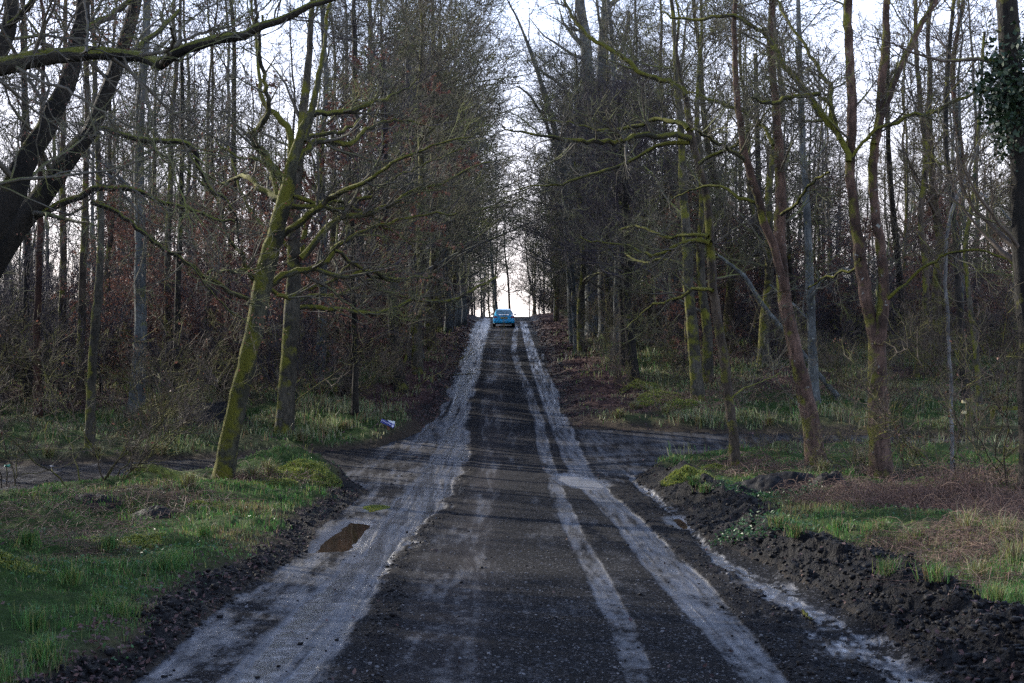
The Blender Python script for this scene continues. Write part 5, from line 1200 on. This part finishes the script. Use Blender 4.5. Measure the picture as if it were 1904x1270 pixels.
def sign():
    x, yv, z = ground_pt(721, 800); r = empty('road_sign', (x, yv, z)); tag(r, 'small blue and white sign board knocked askew on a short stub in the left verge', 'sign')
    px = yv/F; z0 = (CY-787)*px+CZ-z   # board centre height
    tilt = Euler((math.radians(-20), math.radians(24), math.radians(8)))
    mw = simplemat('white_sign_board', (0.75, 0.82, 0.86), 0.4); mb_ = simplemat('blue_sign_board', (0.015, 0.03, 0.22), 0.35); mt = simplemat('sign_lettering', (0.7, 0.72, 0.9), 0.5)
    bm = bmesh.new(); box_bm(bm, (0.02, 0, z0/2-0.1), (0.07, 0.07, z0+0.1), bev=0.008); bobj('post', bm, simplemat('brown_post', (0.14, 0.06, 0.03), 0.8, nz=0.3), r)
    w = 27*px
    bm = bmesh.new()
    pts = [(-0.05, 0.10), (0.5, 0.10), (0.5, -0.16), (0.40, -0.165)]
    vs = [bm.verts.new((a*w, 0.035, b*w)) for a, b in pts]; f = bm.faces.new(vs); e = bmesh.ops.extrude_face_region(bm, geom=[f])
    bmesh.ops.translate(bm, vec=(0, 0.015, 0), verts=[v for v in e['geom'] if isinstance(v, bmesh.types.BMVert)])
    o = bobj('white_board', bm, mw, r, (0, -0.06, z0+0.05)); o.rotation_euler = (0, math.radians(9), 0)
    bm = bmesh.new(); box_bm(bm, (0, 0, 0), (w, 0.018, w*0.27), bev=0.004); bl = bobj('blue_board', bm, mb_, r, (0, -0.06, z0)); bl.rotation_euler = (0, math.radians(25), 0)
    bm = bmesh.new(); xs = -0.44
    rgl = np.random.default_rng(5)
    for k in range(8):      # lettering too blurred to read: white strokes of the same size
        wd = 0.055 if k != 3 else 0.03
        box_bm(bm, (xs*w, -0.012, 0.02*w), (0.014*w, 0.006, 0.12*w)); box_bm(bm, ((xs+wd*0.7)*w, -0.012, 0.02*w), (0.014*w, 0.006, 0.12*w), Euler((0, rgl.uniform(-0.5, 0.5), 0)))
        if k % 2: box_bm(bm, ((xs+wd*0.35)*w, -0.012, (0.02+rgl.choice([-0.05, 0.05, 0]))*w), (wd*0.6*w, 0.005, 0.018*w))
        xs += wd+0.042
    bobj('lettering', bm, mt, bl)
    bm = bmesh.new(); bmesh.ops.create_cone(bm, cap_ends=True, segments=24, radius1=0.085*w, radius2=0.085*w, depth=0.008, matrix=Matrix.Translation((0.40*w, -0.013, 0.0)) @ Matrix.Rotation(math.pi/2, 4, 'X')); bobj('white_disc', bm, mt, bl)
sign()
def litter_bit(label, px, py, col, name, cat, s):
    x, yv, z = ground_pt(px, py); bm = bmesh.new(); bmesh.ops.create_icosphere(bm, subdivisions=2, radius=1)
    rng = np.random.default_rng(int(px))
    for v in bm.verts: v.co = Vector((v.co.x*s, v.co.y*s*0.6, v.co.z*s*0.35))*float(rng.uniform(0.6, 1.2))
    tag(bobj(name, bm, simplemat(name+'_plastic', col, 0.4), None, (x, yv, z+s*0.3)), label, cat)
litter_bit('crumpled green plastic bag on the dark track at the far left', 14, 868, (0.02, 0.32, 0.22), 'plastic_bag', 'litter', 0.09)
litter_bit('scrap of white paper on the dark track at the left', 96, 868, (0.6, 0.6, 0.62), 'paper_scrap', 'litter', 0.05)

def car():
    d = 116.0; x = (937-CX)*d/F; z = H(x, d)
    slope = (H(x, d+4.0)-H(x, d))/4.0
    r = empty('car', (x, d, z)); r.rotation_euler = (math.atan(slope), 0, math.radians(1)); tag(r, 'blue saloon car driving away up the muddy road', 'car')
    paint = simplemat('blue_car_paint', (0.02, 0.52, 0.92), 0.3, 0.1, 1.0); glass = simplemat('sky_tinted_car_glass', (0.10, 0.24, 0.30), 0.05, 0.0); glass.node_tree.nodes['Principled BSDF'].inputs['Specular IOR Level'].default_value = 1.0  # glass base colour carries the pale blue sky reflection
    red = simplemat('red_lamp_lens', (0.40, 0.02, 0.03), 0.2, coat=1); rub = simplemat('tyre_rubber', (0.012, 0.012, 0.013), 0.8); rim = simplemat('alloy_rim', (0.4, 0.42, 0.45), 0.3, 0.9)
    dark = simplemat('dark_bumper_trim', (0.02, 0.022, 0.026), 0.6); chrome = simplemat('chrome', (0.7, 0.72, 0.75), 0.15, 1.0)
    def loft(secs, m, name, par, smooth=True):
        bm = bmesh.new(); rings = []
        for (yy, w, zb, zt, rr) in secs:
            ring = []
            prof2 = [(-w*0.90, zb), (-w*0.985, zb+0.10), (-w, zb+(zt-zb)*0.45), (-w*0.97, zb+(zt-zb)*0.75), (-w*(1-rr), zt-0.03), (-w*0.6, zt), (0, zt+0.012), (w*0.6, zt), (w*(1-rr), zt-0.03), (w*0.97, zb+(zt-zb)*0.75), (w, zb+(zt-zb)*0.45), (w*0.985, zb+0.10), (w*0.90, zb)]
            rings.append([bm.verts.new((a, yy, b)) for a, b in prof2])
        for a, b in zip(rings[:-1], rings[1:]):
            n_ = len(a)
            for i in range(n_): bm.faces.new((a[i], a[(i+1) % n_], b[(i+1) % n_], b[i]))
        bm.faces.new(rings[0]); bm.faces.new(list(reversed(rings[-1]))); bmesh.ops.recalc_face_normals(bm, faces=bm.faces)
        bmesh.ops.bevel(bm, geom=[e for e in bm.edges if e.calc_face_angle(0) > 0.6], offset=0.03, segments=2, affect='EDGES')
        return bobj(name, bm, m, par, smooth=smooth)
    body = loft([(0, 0.80, 0.36, 0.93, .10), (0.06, 0.865, 0.30, 0.98, .09), (0.35, 0.885, 0.24, 1.00, .08), (1.0, 0.89, 0.22, 0.99, .07), (2.2, 0.89, 0.2, 0.95, .06), (3.3, 0.885, 0.2, 0.92, .07), (4.2, 0.86, 0.22, 0.80, .10), (4.55, 0.78, 0.30, 0.66, .12)], paint, 'body', r)
    cab = [(0.62, 0.74, 0.97, 1.00), (1.30, 0.645, 0.97, 1.37), (1.75, 0.61, 0.97, 1.44), (2.4, 0.61, 0.97, 1.44), (2.75, 0.64, 0.96, 1.38), (3.35, 0.74, 0.93, 0.96)]
    bm = bmesh.new(); rings = []
    for yy, w, zb, zt in cab:
        rings.append([bm.verts.new(p_) for p_ in ((-0.80 if zt > 1.1 else -w, yy, zb), (-w*1.03-0.02, yy, zb+(zt-zb)*0.75), (-w*0.92, yy, zt), (-w*0.5, yy, zt+0.02), (w*0.5, yy, zt+0.02), (w*0.92, yy, zt), (w*1.03+0.02, yy, zb+(zt-zb)*0.75), (0.80 if zt > 1.1 else w, yy, zb))])
    for a, b in zip(rings[:-1], rings[1:]):
        for i in range(7): bm.faces.new((a[i], a[i+1], b[i+1], b[i]))
    bmesh.ops.recalc_face_normals(bm, faces=bm.faces); bobj('roof', bm, paint, r, smooth=True)
    def quad(name, pts, m, par=r, th=(0, 0, 0)):
        bm = bmesh.new(); f = bm.faces.new([bm.verts.new(p_) for p_ in pts]); e = bmesh.ops.extrude_face_region(bm, geom=[f]); bmesh.ops.translate(bm, vec=th, verts=[v for v in e['geom'] if isinstance(v, bmesh.types.BMVert)]); bmesh.ops.recalc_face_normals(bm, faces=bm.faces)
        return bobj(name, bm, m, par)
    quad('rear_window', [(-0.66, 0.66, 1.035), (0.66, 0.66, 1.035), (0.60, 1.13, 1.335), (0.50, 1.20, 1.372), (-0.50, 1.20, 1.372), (-0.60, 1.13, 1.335)], glass, th=(0, -0.012, 0.008))
    for sx in (-1, 1):
        quad('side_window', [(sx*0.775, 1.35, 1.06), (sx*0.775, 2.9, 1.04), (sx*0.68, 2.55, 1.34), (sx*0.68, 1.45, 1.34)], glass, th=(sx*0.02, 0, 0))
        quad('tail_light', [(sx*0.50, -0.012, 0.80), (sx*0.84, 0.03, 0.74), (sx*0.868, 0.07, 0.90), (sx*0.80, 0.02, 0.925), (sx*0.60, -0.012, 0.90)], red, th=(0, -0.012, 0))
        bm = bmesh.new(); box_bm(bm, (sx*0.96, 2.75, 1.00), (0.20, 0.10, 0.14), bev=0.03); mr = bobj('door_mirror', bm, dark if sx < 0 else paint, r, smooth=True)
        for yy in (0.95, 3.72):
            bm = bmesh.new(); bmesh.ops.create_cone(bm, cap_ends=True, segments=28, radius1=0.325, radius2=0.325, depth=0.235, matrix=Matrix.Rotation(math.pi/2, 4, 'Y'))
            bmesh.ops.bevel(bm, geom=[e for e in bm.edges if e.calc_face_angle(0) > 1], offset=0.03, segments=2, affect='EDGES')
            wh = bobj('wheel', bm, rub, r, (sx*0.785, yy, 0.325), smooth=True)
            bm = bmesh.new(); bmesh.ops.create_cone(bm, cap_ends=True, segments=24, radius1=0.22, radius2=0.22, depth=0.02, matrix=Matrix.Rotation(math.pi/2, 4, 'Y')); bobj('rim', bm, rim, wh, (sx*0.12, 0, 0))
    bm = bmesh.new(); box_bm(bm, (0, -0.03, 0.47), (1.66, 0.14, 0.24), bev=0.05); bobj('bumper', bm, paint, r, smooth=True)
    bm = bmesh.new(); box_bm(bm, (0, -0.02, 0.31), (1.50, 0.12, 0.12), bev=0.02); bobj('bumper_valance', bm, dark, r)
    bm = bmesh.new(); box_bm(bm, (0, -0.015, 0.845), (0.60, 0.02, 0.022), bev=0.004); bobj('boot_trim', bm, chrome, r)
    bm = bmesh.new(); box_bm(bm, (0, -0.022, 0.775), (0.53, 0.014, 0.112), bev=0.003); pl = bobj('number_plate', bm, simplemat('yellow_plate', (0.72, 0.52, 0.05), 0.4), r)
    bm = bmesh.new()
    for k in range(7):
        if k != 4: box_bm(bm, (-0.20+0.066*k, -0.031, 0.775), (0.036, 0.003, 0.07))
    bobj('plate_characters', bm, dark, pl)
    bm = bmesh.new(); box_bm(bm, (0, 0.03, 0.992), (1.10, 0.08, 0.03), bev=0.01); bobj('boot_lip', bm, paint, r, smooth=True)
car()

# ------------------------------------------------------------------ the hazy air in the wood
def haze():
    me = bpy.data.meshes.new('haze'); bm = bmesh.new(); x0, x1, y0, y1, z0, z1 = -2950, 2950, -45, 905, -30, 60
    r_ = bmesh.ops.create_cube(bm, size=1)
    for v in bm.verts: v.co = Vector(((x0+x1)/2+v.co.x*(x1-x0), (y0+y1)/2+v.co.y*(y1-y0), (z0+z1)/2+v.co.z*(z1-z0)))
    bm.to_mesh(me); bm.free()
    m = bpy.data.materials.new('haze_air'); m.use_nodes = True; n = m.node_tree.nodes; n.clear(); o_ = n.new('ShaderNodeOutputMaterial'); v = n.new('ShaderNodeVolumePrincipled')
    v.inputs['Color'].default_value = (0.86, 0.92, 1.0, 1); v.inputs['Density'].default_value = HAZE; v.inputs['Anisotropy'].default_value = 0.4
    m.node_tree.links.new(v.outputs[0], o_.inputs['Volume']); me.materials.append(m)
    o = bpy.data.objects.new('haze', me); COL.objects.link(o); tag(o, 'thin bluish haze between the trees', kind='stuff')
HAZE = 0
if HAZE: haze()
